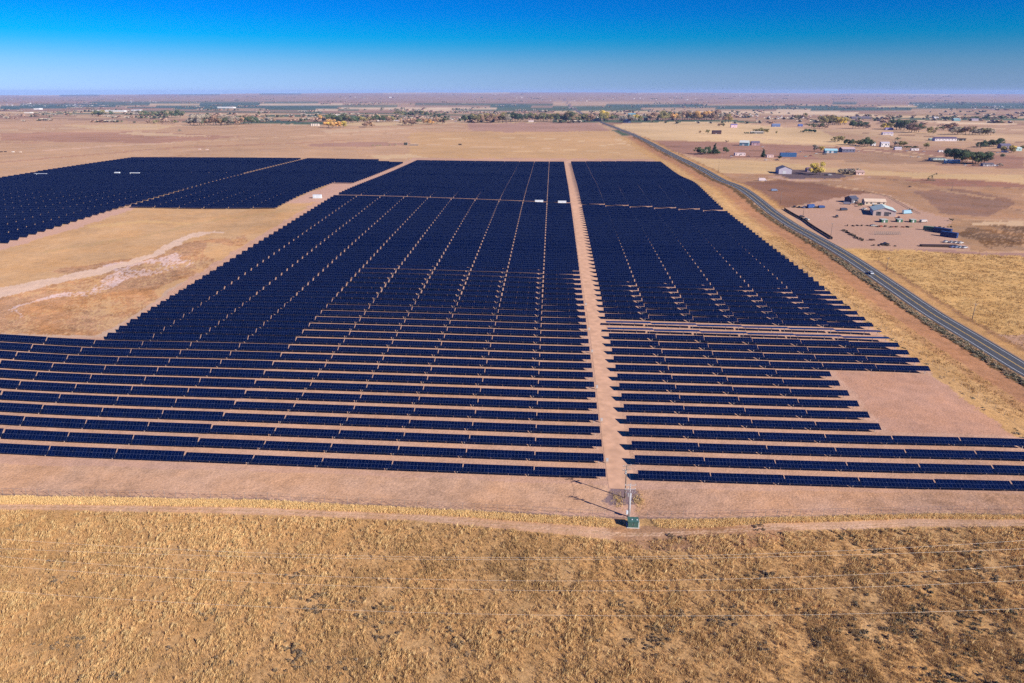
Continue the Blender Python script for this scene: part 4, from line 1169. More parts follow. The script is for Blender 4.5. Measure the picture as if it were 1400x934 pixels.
VH2 = [(1047, 219.3, (226, 220, 226), 'car', "pale car left of the pink white trailer home", 20), (1062.5, 219.5, (70, 60, 66), 'pickup', "dark pickup between the pink trailer home and blue container", 0),
       (1116, 210.5, (230, 226, 226), 'car', "white car under the grey green tree by the blue garage", 10), (1127, 211.5, (90, 84, 90), 'van', "dark van in front of the blue garage", 0),
       (1000, 214.5, (230, 216, 220), 'car', "white car left of the white trailer home by the cedars", 0), (1023, 214.5, (120, 100, 104), 'pickup', "brown pickup right of the white trailer home by the cedars", 0),
       (1042.5, 201.3, (240, 232, 236), 'car', "white car right of the mauve roofed house", 0), (1219, 186.2, (244, 236, 240), 'van', "white van by the pale house on the far tan field", 0),
       (1291, 224.5, (60, 64, 80), 'pickup', "dark pickup below the pale cyan mobile home's left end", 0), (1331, 226.8, (96, 84, 88), 'car', "dark car between the orange tree and the grey mobile home", 0),
       (1364, 209.3, (216, 210, 220), 'car', "pale car left of the trailer by the slate roofed house", 0), (1240, 206.8, (236, 226, 230), 'car', "white car in front of the dark hedge's right end", 0),
       (1228.5, 298.3, (150, 96, 90), 'car', "rust red car right of the mint roofed barn's front", 60), (1181, 287, (224, 216, 214), 'pickup', "white pickup at the cream house's lower left corner", 30),
       (1144, 297, (120, 110, 108), 'pickup', "grey pickup in the open middle of the yard, nearest the dark fence", 75), (1262, 304, (210, 200, 196), 'van', "pale van right of the three green sheds", 20)]
for px, py, c, kd, lb, rz in VH2:
    vehicle(px, py, c, lb, rz, kd)
row = [("white car, left end of the upper row of cars beside the dark blue containers", 1293, 331.5, (226, 224, 226)), ("pale car, second in the upper row of cars by the containers", 1301, 332, (214, 212, 220)),
       ("white car, third in the upper row of cars by the containers", 1307, 332.5, (240, 236, 236)), ("white car, right end of the upper row of cars by the containers", 1313, 333, (240, 236, 238)),
       ("blue car, left end of the lower row of cars by the containers", 1302, 338.5, (120, 140, 200)), ("pale blue car, second in the lower row of cars by the containers", 1307.5, 338.8, (160, 176, 214)),
       ("white car, third in the lower row of cars by the containers", 1313, 339, (214, 220, 232)), ("white car, right end of the lower row of cars by the containers", 1318.5, 339.5, (224, 226, 234))]
for lb, px, py, c in row:
    vehicle(px, py, c, lb, 30, 'car', 1.0, "cars parked in rows beside the dark blue containers")

# pumpjack
def pumpjack(px, py, s):
    x, y, z = at(px, py)
    e = bpy.data.objects.new("pumpjack", None); COL.objects.link(e); e.location = (x, y, z); e.scale = (s,) * 3
    m = mat("pumpjack_paint", (96, 88, 70), rough=.7)
    b = MB(); b.box(-4, 3, -1, 1, -.5, .4); b.build("base", m, e)
    b = MB()
    for yy in (-1, 1):
        b.tube((-1.2, yy, .4), (0, 0, 4.4), .14, n=5); b.tube((1.2, yy, .4), (0, 0, 4.4), .14, n=5)
    b.build("samson_post", m, e)
    b = MB(); d = Vector((1, 0, .45)).normalized()
    a = Vector((0, 0, 4.6)) - d * 3.2; c = Vector((0, 0, 4.6)) + d * 3.4
    b.tube(a, c, .28, n=6); b.build("walking_beam", m, e)
    b = MB(); b.prism([(c.x - .2, c.z + .9), (c.x + .5, c.z + .5), (c.x + .7, c.z - .4), (c.x + .4, c.z - 1.2), (c.x - .1, c.z - .5)], -.2, .2); b.build("horse_head", m, e)
    b = MB(); b.box(a.x - .5, a.x + .6, -.7, .7, .9, 2.4); b.tube((a.x, -.6, 2.0), (a.x, -.5, a.z), .09, n=5); b.tube((a.x, .6, 2.0), (a.x, .5, a.z), .09, n=5); b.build("counterweight", m, e)
    tag(e, "dark pumpjack with raised beam standing alone on the brown slope", "pumpjack")
pumpjack(1273.5, 247, 1.3)

# tanks on the far fields
def tank(px, py, rm, hm, col, label, group=None, name="storage_tank"):
    x, y, z = at(px, py)
    e = bpy.data.objects.new(name, None); COL.objects.link(e); e.location = (x, y, z)
    m = mat("tank_paint", col, rough=.5)
    b = MB(); b.tube((0, 0, -.5), (0, 0, hm), rm, n=14); b.build("shell", m, e)
    b = MB(); b.tube((0, 0, hm + .01), (0, 0, hm + rm * .25), rm * 1.02, rm * .1, n=14); b.build("lid", m, e)
    b = MB(); b.box(rm, rm + .35, -.25, .25, 0, hm); b.build("ladder", M_STEEL, e)
    tag(e, label, "tank", group)
for i, nm_ in enumerate(("leftmost", "second from left", "middle", "fourth from left", "rightmost")):
    tank(426 + i * 2.4, 172.5, 3.2, 7, (232, 214, 200), f"small cream tank, {nm_} of five standing left of the yellow trees", "five cream tanks on the tan field")
for px, nm_ in ((553.5, "left"), (556, "right")):
    tank(px, 198.6, 1.5, 4.5, (70, 74, 66), f"dark green oil tank, {nm_} one of the pair on the tan field", "dark oil tanks on the tan field")
tank(787, 165.5, 3.5, 11, (240, 236, 236), "white farm silo among the trees left of the highway", name="silo")
for px, py, lb in ((510, 199.5, "leftmost of the small oil well boxes"), (516, 199.8, "second small oil well box from the left"), (520, 199.6, "third small oil well box from the left"),
                   (533, 199.2, "small oil well box left of the dark tanks"), (541, 198.5, "pale oil well box nearest the dark tanks")):
    container(px, py, 3.5, (170, 150, 120), lb + " on the tan field", h=2.2, name="well_box", cat="oil well box")
container(566, 199, 16, (150, 140, 140), "long grey oil well skid right of the dark tanks", h=1.6, name="well_skid", cat="oil well skid")
container(629, 198.5, 6, (96, 80, 70), "dark well equipment skid on the golden field at centre", h=2.4, name="well_skid", cat="oil well skid")
container(1244, 256, 2, (120, 96, 84), "tiny brown box on the slope left of the pumpjack", h=1.2, name="feed_box", cat="box")
for px, py, lb, c in ((18, 208.2, "white feeder box on the tan field at the far left", (244, 234, 226)), (28, 208.4, "pale feeder box right of the white one at far left", (230, 206, 186)),
                      (2, 208.2, "dark feeder box at the very left edge of the picture", (70, 54, 54)), (7.5, 208, "small dark feeder box near the left picture edge", (70, 54, 54)),
                      (273, 204.6, "pale slab on the tan field below the left poles", (236, 206, 196)), (283, 205, "small pale slab right of the bigger one on the tan field", (236, 206, 196))):
    container(px, py, 4 if px > 30 else 3, c, lb, h=1.3, name="feed_box", cat="box")

# line of pallets, logs and scrap in the yard
def scrap(px, py, n, dx, dy, label, col, name, cat, sc=1.0):
    x, y, z = at(px, py)
    e = bpy.data.objects.new(name, None); COL.objects.link(e); e.location = (x, y, z)
    x2, y2, _ = at(px + dx, py + dy)
    for i in range(n):
        t = i / max(1, n - 1)
        cx, cy = (x2 - x) * t, (y2 - y) * t
        b = MB()
        w, d, h = (random.uniform(.8, 1.8) * sc for _ in range(3))
        M_ = Matrix.Translation((cx + random.uniform(-1, 1), cy + random.uniform(-1, 1), hz(x + cx, y + cy) - z)) @ Matrix.Rotation(random.uniform(0, 3), 4, 'Z')
        b.box(-w, w, -d * .5, d * .5, -.3, h * .7, M=M_, taper=.1)
        b.build("pile", mat("scrap", random.choice(col), rough=.9, var=.25), e)
    tag(e, label, cat)
scrap(1160, 309, 6, 32, 0, "row of dark scrap heaps left of the cream car in the yard", [(96, 76, 68), (120, 104, 92), (70, 60, 56)], "scrap_row", "scrap")
scrap(1200, 310.5, 9, 44, .5, "row of brown pallets and scrap below the green sheds", [(110, 84, 70), (150, 130, 110), (80, 62, 56), (150, 80, 70)], "scrap_row", "scrap")
scrap(1153, 315, 14, 26, 14.5, "slanting row of dark logs in the middle of the yard", [(70, 60, 50), (88, 74, 62)], "log_row", "logs")
scrap(1192, 329, 3, 4, 0, "small brown scrap heap right of the slanting logs", [(130, 100, 90)], "scrap_row", "scrap")
scrap(1192, 336, 7, 30, .5, "thin row of dark scrap around the black pickup", [(96, 80, 70), (120, 96, 84)], "scrap_row", "scrap", .7)
scrap(1272, 311, 6, 30, 0, "row of dark bushes and scrap above the green container", [(80, 62, 54), (96, 84, 66)], "scrap_row", "scrap", .8)
scrap(1168, 199.8, 4, 7, 0, "four pale horse shelters left of the far hedge", [(250, 226, 190)], "horse_shelters", "shelter", 1.8)
def rack():
    x, y, z = at(1213, 321)
    e = bpy.data.objects.new("pipe_rack", None); COL.objects.link(e); e.location = (x, y, z)
    b = MB()
    for xx in np.linspace(-9, 9, 13):
        for yy in (-1.2, 1.2): b.box(xx - .07, xx + .07, yy - .07, yy + .07, 0, 2.2)
    b.build("uprights", M_CHAIN, e)["kind"] = "stuff"
    b = MB()
    for yy in (-1.2, 1.2):
        for zz in (.9, 2.1): b.box(-9.1, 9.1, yy - .05, yy + .05, zz, zz + .1)
    b.build("rails", M_CHAIN, e)
    tag(e, "long grey pipe rack standing in the middle of the dirt yard", "pipe rack")
rack()
# ---------------------------------------------------------------- trees
def leaf_cloud(n, kind, seed, cols):
    """unit-height crown of leaf clumps, lobed and gappy; returns verts, quads, colours"""
    g = np.random.default_rng(seed)
    if kind == 'round': lobes = [(g.normal(0, .17), g.normal(0, .17), g.uniform(.38, .82), g.uniform(.13, .23)) for _ in range(9)]
    elif kind == 'wide': lobes = [(g.normal(0, .34), g.normal(0, .3), g.uniform(.30, .80), g.uniform(.12, .2)) for _ in range(13)]
    elif kind == 'cone': lobes = [(g.normal(0, .03), g.normal(0, .03), z, .24 * (1.02 - z) + .04) for z in np.linspace(.12, .95, 8)]
    else: lobes = [(g.normal(0, .3), g.normal(0, .25), g.uniform(.2, .75), g.uniform(.12, .24)) for _ in range(9)]
    V, F, C = [], [], []
    L = np.array(lobes)
    shade = g.uniform(.65, 1.25, len(L))
    hue = g.integers(0, len(cols), len(L))
    w = L[:, 3] ** 2; pick = g.choice(len(L), n, p=w / w.sum())
    d = g.standard_normal((n, 3)); d /= np.linalg.norm(d, axis=1)[:, None]
    r = L[pick, 3] * g.uniform(.55, 1.12, n)
    c = L[pick, :3] + d * r[:, None] * np.array([1, 1, .85])
    c[:, 2] = np.clip(c[:, 2], .04, None)
    sz = g.uniform(.6, 1.3, n) * (1.9 / math.sqrt(n)) * .62
    nrm = d * .7 + g.standard_normal((n, 3)) * .5; nrm /= np.linalg.norm(nrm, axis=1)[:, None]
    t = np.cross(nrm, g.standard_normal((n, 3))); t /= np.linalg.norm(t, axis=1)[:, None]
    b_ = np.cross(nrm, t)
    q = np.stack([c + (t + b_ * .5) * sz[:, None], c + (b_ - t * .4) * sz[:, None], c - (t + b_ * .3) * sz[:, None], c - (b_ - t * .5) * sz[:, None]], 1).reshape(-1, 3)
    f = np.arange(4 * n).reshape(-1, 4)
    cc = 1.5 * np.array(cols)[hue[pick]] * shade[pick][:, None] * g.uniform(.75, 1.25, n)[:, None]
    return q, f, np.repeat(cc, 4, 0)
TC = {'green': [(.055, .085, .045), (.085, .10, .05)], 'olive': [(.18, .16, .075), (.23, .19, .08)], 'brown': [(.26, .17, .125), (.20, .13, .10), (.32, .22, .14)],
      'orange': [(.46, .28, .10), (.38, .24, .10)], 'yellow': [(.46, .35, .09), (.36, .29, .08)], 'grey': [(.22, .19, .16), (.27, .23, .18)],
      'cedar': [(.03, .05, .035), (.045, .065, .04)], 'mixed': [(.11, .12, .065), (.24, .17, .11), (.08, .09, .05)]}
_tm = {}
def tree_mesh(col, kind, detail, v):
    key = (col, kind, detail, v)
    if key not in _tm:
        q, f, c = leaf_cloud(detail, kind, hash((len(_tm) * 7 + 3)) % 99991, TC[col])
        me = fast_mesh("crown", q, f, [M_LEAF]); color_attr(me, "tint", c)
        _tm[key] = me
    return _tm[key]
mb = MB(); mb.tube((0, 0, -.08), (.01, 0, .34), .03, .02, 7); mb.tube((.01, 0, .32), (.10, .03, .62), .017, .006, 5); mb.tube((.01, 0, .30), (-.09, -.02, .60), .016, .006, 5); mb.tube((.01, 0, .33), (.0, .08, .72), .014, .005, 5)
ME_TRUNK = mb.mesh("trunk", plain("tree_bark", (.10, .075, .06), .9, 0, .2, 4))
def tree(px, py, hpx, col, kind, label, group=None, cat="tree", wide=1.0, pos=None, name=None):
    x, y, z = pos or at(px, py)
    h = hpx * mpp((x, y, z)) * 1.02
    e = bpy.data.objects.new(name or ("cedar_tree" if kind == 'cone' else ("shrub" if cat == "shrub" else "broadleaf_tree")), None); COL.objects.link(e)
    e.location = (x, y, z); e.rotation_euler[2] = random.uniform(0, 6.28); e.scale = (h * wide * 1.3, h * wide * 1.3, h * 1.12) if kind != 'cone' else (h, h, h)
    det = 3200 if hpx > 10 else (1100 if hpx > 6.5 else 420)
    link("crown", tree_mesh(col, kind, det, random.randrange(3)), e)
    link("trunk", ME_TRUNK, e)
    tag(e, label, cat, group)
    return e
BELTS = [  # x0, x1, base y, height px, count, colours, label
 (191, 250, 161, 7, 13, ('green', 'mixed', 'brown'), "leafy tree in the dense green belt far left, upper of two belts"),
 (200, 242, 169.3, 3.6, 9, ('brown', 'olive'), "low brown tree in the short belt just below the dense green one"),
 (259, 318, 171.3, 9.5, 15, ('brown', 'grey', 'brown', 'mixed'), "bare brown tree in the wide left belt above the tan field"),
 (318, 346, 170, 9, 7, ('mixed', 'brown', 'green'), "brown and green tree at the wide left belt's right end"),
 (348, 376, 167.6, 5, 6, ('brown', 'grey'), "small brown tree trailing right of the wide left belt"),
 (262, 292, 161.5, 4.5, 6, ('mixed', 'grey'), "grey green tree behind the wide left belt"),
 (126, 143, 158.6, 6, 5, ('green', 'olive'), "dark green tree before the very long white greenhouse"),
 (437, 451, 166.6, 6, 4, ('brown', 'orange'), "rusty tree at the left end of the central left grove"),
 (453, 485, 168.6, 8.5, 9, ('green', 'mixed', 'green'), "dark green tree in the central left grove behind the yellow ones"),
 (447, 472, 175, 7.5, 6, ('yellow', 'orange', 'orange'), "golden orange tree in front of the central left grove"),
 (487, 539, 167, 7, 12, ('mixed', 'green', 'olive', 'brown'), "mixed green and brown tree around the white house in the grove"),
 (496, 512, 174, 5.5, 4, ('brown',), "bare brown tree in front of the grove, right of the golden ones"),
 (543, 584, 159.2, 5.5, 10, ('green', 'olive', 'mixed'), "olive tree in the upper grove behind the centre left field"),
 (584, 609, 160.4, 4.5, 6, ('green', 'mixed'), "dark tree in the short row right of the upper grove"),
 (548, 568, 171.2, 6.5, 5, ('brown', 'brown', 'yellow'), "brown tree in the lower row below the upper grove"),
 (570, 611, 169.8, 6.5, 8, ('brown', 'yellow', 'orange', 'mixed'), "rust and yellow tree at the lower row's right half"),
 (634, 650, 167.4, 8, 5, ('green', 'mixed'), "dark green tree at the left end of the brown central belt"),
 (650, 693, 167.6, 9.5, 12, ('brown', 'brown', 'olive', 'grey'), "brown tree in the dense central belt above the golden field"),
 (696, 713, 166.4, 9.5, 5, ('green', 'cedar'), "dark green tree right of the brown central belt"),
 (721, 758, 166, 8.2, 9, ('green', 'olive', 'mixed'), "green tree in the row left of the farm by the highway"),
 (761, 786, 167, 8, 8, ('mixed', 'green', 'brown'), "dark green tree of the farm left of the highway"),
 (777, 781, 167, 10, 2, ('mixed',), "tallest dark tree of the farm left of the highway"),
 (789, 812, 166.8, 8.5, 6, ('olive', 'mixed', 'brown'), "olive tree by the cream barn where the highway disappears"),
 (822, 832, 166, 9.5, 3, ('olive', 'yellow'), "olive yellow tree right of the cream barn"),
 (835, 843, 165.5, 8, 2, ('mixed',), "dark mixed tree right of the olive yellow ones"),
 (849, 866, 167.6, 7, 5, ('grey', 'green'), "bluish grey tree around the blue barn"),
 (887, 894, 165.5, 8, 2, ('brown',), "brown tree just right of the dark red barn"),
 (902, 915, 165, 9, 4, ('olive', 'mixed'), "olive tree at the left end of the long russet belt"),
 (917, 985, 164.6, 9, 20, ('brown', 'orange', 'brown', 'grey'), "russet tree in the long belt above the pale field"),
 (1123, 1133, 171, 9.5, 4, ('olive', 'brown'), "olive brown tree at the far right grove's left part"),
 (1135, 1156, 171, 8, 5, ('yellow', 'olive'), "yellowish poplar in the far right grove"),
 (1084, 1100, 163.5, 5.5, 5, ('brown', 'olive'), "brown tree in the distant belt above the far right houses"),
 (1108, 1130, 175.5, 5, 6, ('brown', 'mixed'), "low brown tree below the yellowish poplars"),
 (1165, 1181, 176, 8, 5, ('green', 'mixed'), "green tree of the round clump right of the poplars"),
 (1182, 1189, 176.4, 4, 2, ('brown',), "small brown tree right of the round green clump"),
 (1207, 1219, 176.4, 6.5, 3, ('yellow', 'olive'), "yellow olive tree behind the violet roofed house"),
 (1223, 1241, 178, 10, 5, ('green', 'cedar'), "big dark green tree right of the violet roofed house"),
 (1242, 1258, 181, 9, 5, ('grey', 'brown', 'green'), "grey brown tree beside the big dark green clump"),
 (1289, 1304, 178, 7, 4, ('brown',), "reddish brown tree behind the long white house"),
 (1300, 1330, 184, 8, 8, ('olive', 'brown', 'grey'), "olive brown tree behind and right of the long white house"),
 (1332, 1357, 184.5, 7.5, 6, ('olive', 'grey'), "loose olive tree in the sparse row at far right"),
 (1339, 1346, 201.5, 6, 3, ('green', 'cedar'), "dark green tree left of the slate roofed house"),
 (1350, 1370, 200.8, 8, 6, ('green', 'cedar', 'green'), "tall dark green tree around the slate roofed house"),
 (1290, 1375, 163.6, 3.6, 18, ('green', 'brown', 'mixed'), "small dark tree in the distant line at right among houses"),
 (1166, 1176, 197.8, 4.5, 3, ('olive',), "small olive tree behind the horse shelters"),
 (1154, 1167, 198.2, 6, 4, ('cedar', 'green'), "dark green tree left of the horse shelters"),
 (1181, 1191, 200, 8, 3, ('green',), "rounded green tree right of the horse shelters"),
 (1144, 1153, 194.3, 6, 3, ('green', 'olive'), "grey green tree at the top of the lane above the shelters"),
 (1222, 1238, 200, 6, 4, ('olive', 'grey'), "pale olive tree behind the dark hedge"),
 (1216, 1255, 203, 2.8, 13, ('cedar',), "clipped dark shrub of the long low hedge"),
 (1096, 1115, 181.4, 3.4, 5, ('green',), "small round tree in the curving street row"),
 (1302, 1316, 221.5, 13, 4, ('green', 'cedar'), "big dark green tree left of the orange one"),
 (1328, 1346, 224.5, 12.5, 5, ('cedar', 'green'), "big dark green tree right of the orange one"),
 (1318, 1323, 222, 10, 2, ('orange',), "orange tree between the two big dark green clumps"),
 (1370, 1373, 208, 6, 2, ('olive',), "olive tree left of the trailer by the slate roofed house"),
 (1381, 1386, 208.5, 6.5, 2, ('yellow', 'olive'), "yellow green tree right of the trailer by the slate roofed house"),
 (953, 970, 211, 6.5, 6, ('grey', 'green'), "grey green shrub tree around the dark cedars by the highway"),
 (1150, 1170, 238.2, 6, 5, ('grey', 'brown'), "grey brush tree left of the pink walled house"),
 (1035, 1046, 182, 4.6, 4, ('green', 'olive'), "dark green bush over the long low grey shed"),
 (1018, 1030, 183.3, 2.4, 3, ('green',), "low green bush left of the long low grey shed"),
]
for x0, x1, by, hp, n, cols, lb in BELTS:
    for i in range(n):
        px = x0 + (x1 - x0) * (i + .5 + random.uniform(-.3, .3)) / n
        h = hp * random.uniform(.8, 1.15) * (1.0 if 'hedge' in lb else 1.22)
        hedge = "hedge" in lb
        tree(px, by + random.uniform(-.5, .5) * (0 if hedge else 1), h, random.choice(cols), 'round' if random.random() < .5 else 'wide', f"{ordn(i)} from left, {lb}" if n > 1 else lb,
             lb.replace("tree in", "trees in").replace("shrub of", "shrubs of") if n > 1 else None, "shrub" if "shrub of" in lb or "bush" in lb else "tree", wide=random.uniform(.9, 1.3) if h < 8 else 1.0)
ONE = [(1121, 239.5, 17, 'yellow', 'wide', "big yellow cottonwood beside the dark paved apron", "tree"), (1115, 239, 9, 'olive', 'wide', "low olive tree under the yellow cottonwood's left side", "tree"),
       (976.5, 210.3, 14, 'cedar', 'cone', "tallest dark cedar by the highway bend", "tree"), (969.5, 210, 10, 'cedar', 'cone', "shorter cedar just left of the tallest dark one", "tree"),
       (981.5, 212, 6.5, 'green', 'round', "small green tree just right of the tallest cedar", "tree"), (992.5, 209.5, 7.5, 'green', 'round', "round green tree left of the white trailer home", "tree"),
       (1043, 214.5, 11, 'cedar', 'cone', "dark conical cedar left of the pink white trailer home", "tree"), (1066, 218.5, 4.5, 'cedar', 'round', "dark shrub below the long blue container's left end", "shrub"),
       (870, 165.3, 8, 'yellow', 'round', "bright yellow tree right of the blue barn", "tree"), (875, 165.3, 7, 'olive', 'round', "olive half of the yellow tree right of the blue barn", "tree"),
       (991.5, 168, 12, 'brown', 'round', "tall brown tree ending the russet belt, left one", "tree"), (996, 168, 11.5, 'olive', 'round', "tall olive tree ending the russet belt, right one", "tree"),
       (1266, 203.5, 7.5, 'olive', 'round', "round olive tree alone right of the dark hedge", "tree"), (1275.5, 183.5, 10, 'olive', 'wide', "big round olive tree on the far rise left of the long white house", "tree"),
       (983, 173.5, 4, 'brown', 'round', "small brown tree left of the tall pair on the pale field", "tree"), (989, 173.5, 4.5, 'olive', 'round', "small olive tree left of the violet sided house", "tree"),
       (957, 182.5, 3.6, 'brown', 'round', "small brown shrub on the pale field, left of two", "shrub"), (967.5, 183, 5, 'olive', 'round', "olive brown shrub on the pale field, right of two", "shrub"),
       (1049, 182.5, 5.5, 'olive', 'round', "olive tree right of the long low grey shed", "tree"), (1061, 183.4, 3.6, 'olive', 'round', "small olive shrub farthest right of the long low grey shed", "shrub"),
       (1113, 207, 8.5, 'grey', 'round', "grey green tree left of the blue garage", "tree"), (1122, 207.5, 6.5, 'yellow', 'round', "yellow green tree beside the blue garage", "tree"),
       (1176, 282.5, 4, 'green', 'wide', "green shrub at the cream house's left corner", "shrub"), (1172, 280, 4, 'brown', 'wide', "brown bush between the grey house and cream house", "shrub"),
       (1300.5, 302.5, 3.4, 'cedar', 'wide', "dark shrub on the yard's upper right edge", "shrub"), (1245.5, 288.5, 2.8, 'cedar', 'wide', "dark shrub at the rail fence's lower end", "shrub"),
       (1227, 192, 3.6, 'green', 'wide', "dark bush on the bare slope above the hedge", "shrub"), (245.6, 180.3, 3.4, 'grey', 'round', "lone grey shrub on the left tan field", "shrub"),
       (354.5, 157.3, 5, 'mixed', 'round', "lone tree on the far plain right of the wide left belt", "tree"), (153, 158.5, 6.5, 'green', 'round', "dark tree right of the very long greenhouse's trees", "tree"),
       (194.5, 160, 6.5, 'green', 'round', "dark tree at the upper belt's left end", "tree"), (50, 160, 4, 'brown', 'round', "small brown tree alone on the far left plain", "tree"),
       (11.5, 161.5, 5.5, 'brown', 'round', "brown tree second from the left picture edge", "tree"), (3, 161, 4, 'brown', 'wide', "low brown tree at the left picture edge", "tree"),
       (97, 158.6, 3.4, 'olive', 'wide', "low olive bush left of the greenhouse, nearer one", "shrub"), (80, 155, 2.6, 'green', 'wide', "low green bush left of the greenhouse, farther one", "shrub"),
       (184, 168.5, 2.4, 'cedar', 'wide', "tiny dark shrub on the left tan field below the upper belt", "shrub"), (1383, 208.5, 6, 'green', 'round', "green tree beside the pale green roofed house", "tree"),
       (1398, 205, 6, 'cedar', 'round', "dark tree cut by the right picture edge", "tree"), (1248, 161, 4, 'brown', 'wide', "brown tree clump left of the lone far farmhouse", "tree"),
       (1218, 161.5, 4.5, 'brown', 'wide', "brown tree clump alone on the far tan plain", "tree"), (1291, 208.8, 3, 'brown', 'wide', "low brown bush beside the lone white trailer", "shrub"),
       (1281.5, 221.4, 2, 'cedar', 'wide', "tiny dark bush below the long blue grey mobile home", "shrub"), (1367, 227.8, 4.5, 'grey', 'wide', "grey bare bush right of the white van", "shrub"),
       (993.5, 194.5, 2.4, 'brown', 'wide', "tiny brown bush left of the white roofed barn", "shrub"), (700, 157, 3, 'cedar', 'wide', "tiny dark tree behind the central belt", "tree")]
for px, py, h, c, kd, lb, ct in ONE:
    tree(px, py, h, c, kd, lb, None, ct)
# far plain: wooded farmsteads, shelter belts and towns that read as one speckled mass
def far_woods():
    g = np.random.default_rng(21)
    base = []
    for col in ('mixed', 'brown', 'grey'):
        base.append(leaf_cloud(26, 'wide', 5 + len(base), TC[col]))
    VV, FF, CC = [], [], []; n0 = 0
    def clump(x, y, h, w, k):
        nonlocal n0
        q, f, c = base[k]
        v = q * np.array([w, w, h]) + np.array([x, y, hz(x, y) - .5])
        VV.append(v); FF.append(f + n0); CC.append(c); n0 += len(v)
    for _ in range(420):
        d = math.exp(g.uniform(math.log(2600), math.log(21000)))
        u = g.uniform(-.86, .8)
        x, y = u * d, d
        n = g.integers(2, 8); line = g.random() < .55; L = g.uniform(60, 420)
        for i in range(n):
            if line: xx, yy = x + (i / n - .5) * L, y + g.normal(0, 6)
            else: xx, yy = x + g.normal(0, L * .25), y + g.normal(0, L * .2)
            h = g.uniform(7, 14) * (1 + d / 30000)
            clump(xx, yy, h, h * g.uniform(1.2, 2.6), int(g.integers(0, 3)))
    me = fast_mesh("far_woods", np.concatenate(VV), np.concatenate(FF), [M_LEAF]); color_attr(me, "tint", np.concatenate(CC))
    tag(link("far_woods", me), "dark specks of far-off shelter belts and woods scattered over the distant plain", "woods", None, "stuff")
far_woods()
def far_towns():
    g = np.random.default_rng(33)
    b = MB()
    for cx, cy, n, sx in ((30, 143, 26, 40), (110, 145, 20, 30), (190, 138, 14, 30), (700, 133, 18, 60), (770, 137, 22, 60), (480, 134, 12, 30), (900, 136, 20, 60), (1040, 134, 14, 50), (1370, 147, 30, 30), (1260, 146, 12, 20),
                          (1120, 160, 16, 50), (620, 164, 10, 30), (540, 165, 8, 30), (1010, 158, 14, 40), (1060, 161, 16, 30), (975, 133, 8, 50), (330, 164, 6, 16)):
        for _ in range(n):
            p = at(cx + g.normal(0, sx * .5), cy + g.normal(0, 1.3))
            if p[1] > 24000: continue
            k = mpp(p); w = max(6, g.uniform(.8, 2.4) * k); h = max(3.5, .55 * k)
            b.box(p[0] - w / 2, p[0] + w / 2, p[1], p[1] + 12, p[2] - 2, p[2] + h, m=int(g.integers(0, 3)))
    o = b.build("far_town", [mat("far_wall", (244, 236, 232)), mat("far_wall", (206, 196, 200)), mat("far_wall", (160, 150, 160))])
    tag(o, "pale specks of far-off towns and farm buildings out on the plain", "town", None, "stuff")
far_towns()

# ---------------------------------------------------------------- grass and scrub
def lownoise(x, y, s, seed):
    g = np.random.default_rng(seed); o = np.zeros(len(x))
    for k in range(7):
        a = g.uniform(0, 6.28); f = (1.7 ** k) / s * 1.2
        o += np.sin((x * math.cos(a) + y * math.sin(a)) * f + g.uniform(0, 6.28) + 1.2 * np.sin((y * math.cos(a) - x * math.sin(a)) * f * .8)) / (1.25 ** k)
    return o / 3
FLD = [(-900, 700), (0, 699), (180, 702), (350, 706), (560, 714), (700, 726), (840, 741), (900, 739), (960, 734), (1050, 730), (1250, 723), (1400, 721), (2300, 722), (2300, 2500), (-900, 2500)]
STRIP = [(-600, 679), (0, 679), (350, 684.5), (500, 692), (700, 702.5), (838, 711), (838, 722), (700, 712), (620, 706), (500, 700), (350, 694), (180, 691), (0, 689), (-600, 688)]
STRIP2 = [(890, 712), (1050, 709), (1250, 703.5), (1400, 704.5), (1700, 705), (1700, 711), (1400, 710), (1250, 709), (1050, 716), (960, 722), (900, 722)]
GOLD = [(1120, 330), (1150, 341), (1300, 346), (1400, 350), (1480, 352), (1480, 540), (1400, 492), (1275, 418)]
SCRUB = [([(1130, 735), (1400, 728), (1500, 740), (1500, 1100), (1120, 1100), (1080, 900), (1150, 800)], .55), ([(930, 780), (1060, 780), (1080, 880), (980, 900), (900, 860)], .5),
         ([(860, 850), (960, 850), (960, 900), (860, 900)], .5), ([(900, 720), (1100, 722), (1080, 760), (880, 762)], .45), ([(480, 820), (620, 810), (640, 900), (480, 900)], .4),
         ([(300, 770), (420, 760), (470, 830), (330, 850)], .3), ([(-200, 705), (1500, 705), (1500, 1200), (-200, 1200)], .05), ([(1100, 830), (1120, 836), (1150, 880), (1215, 934), (1195, 934), (1130, 885)], .9), ([(340, 890), (420, 880), (430, 934), (340, 934)], .4)]
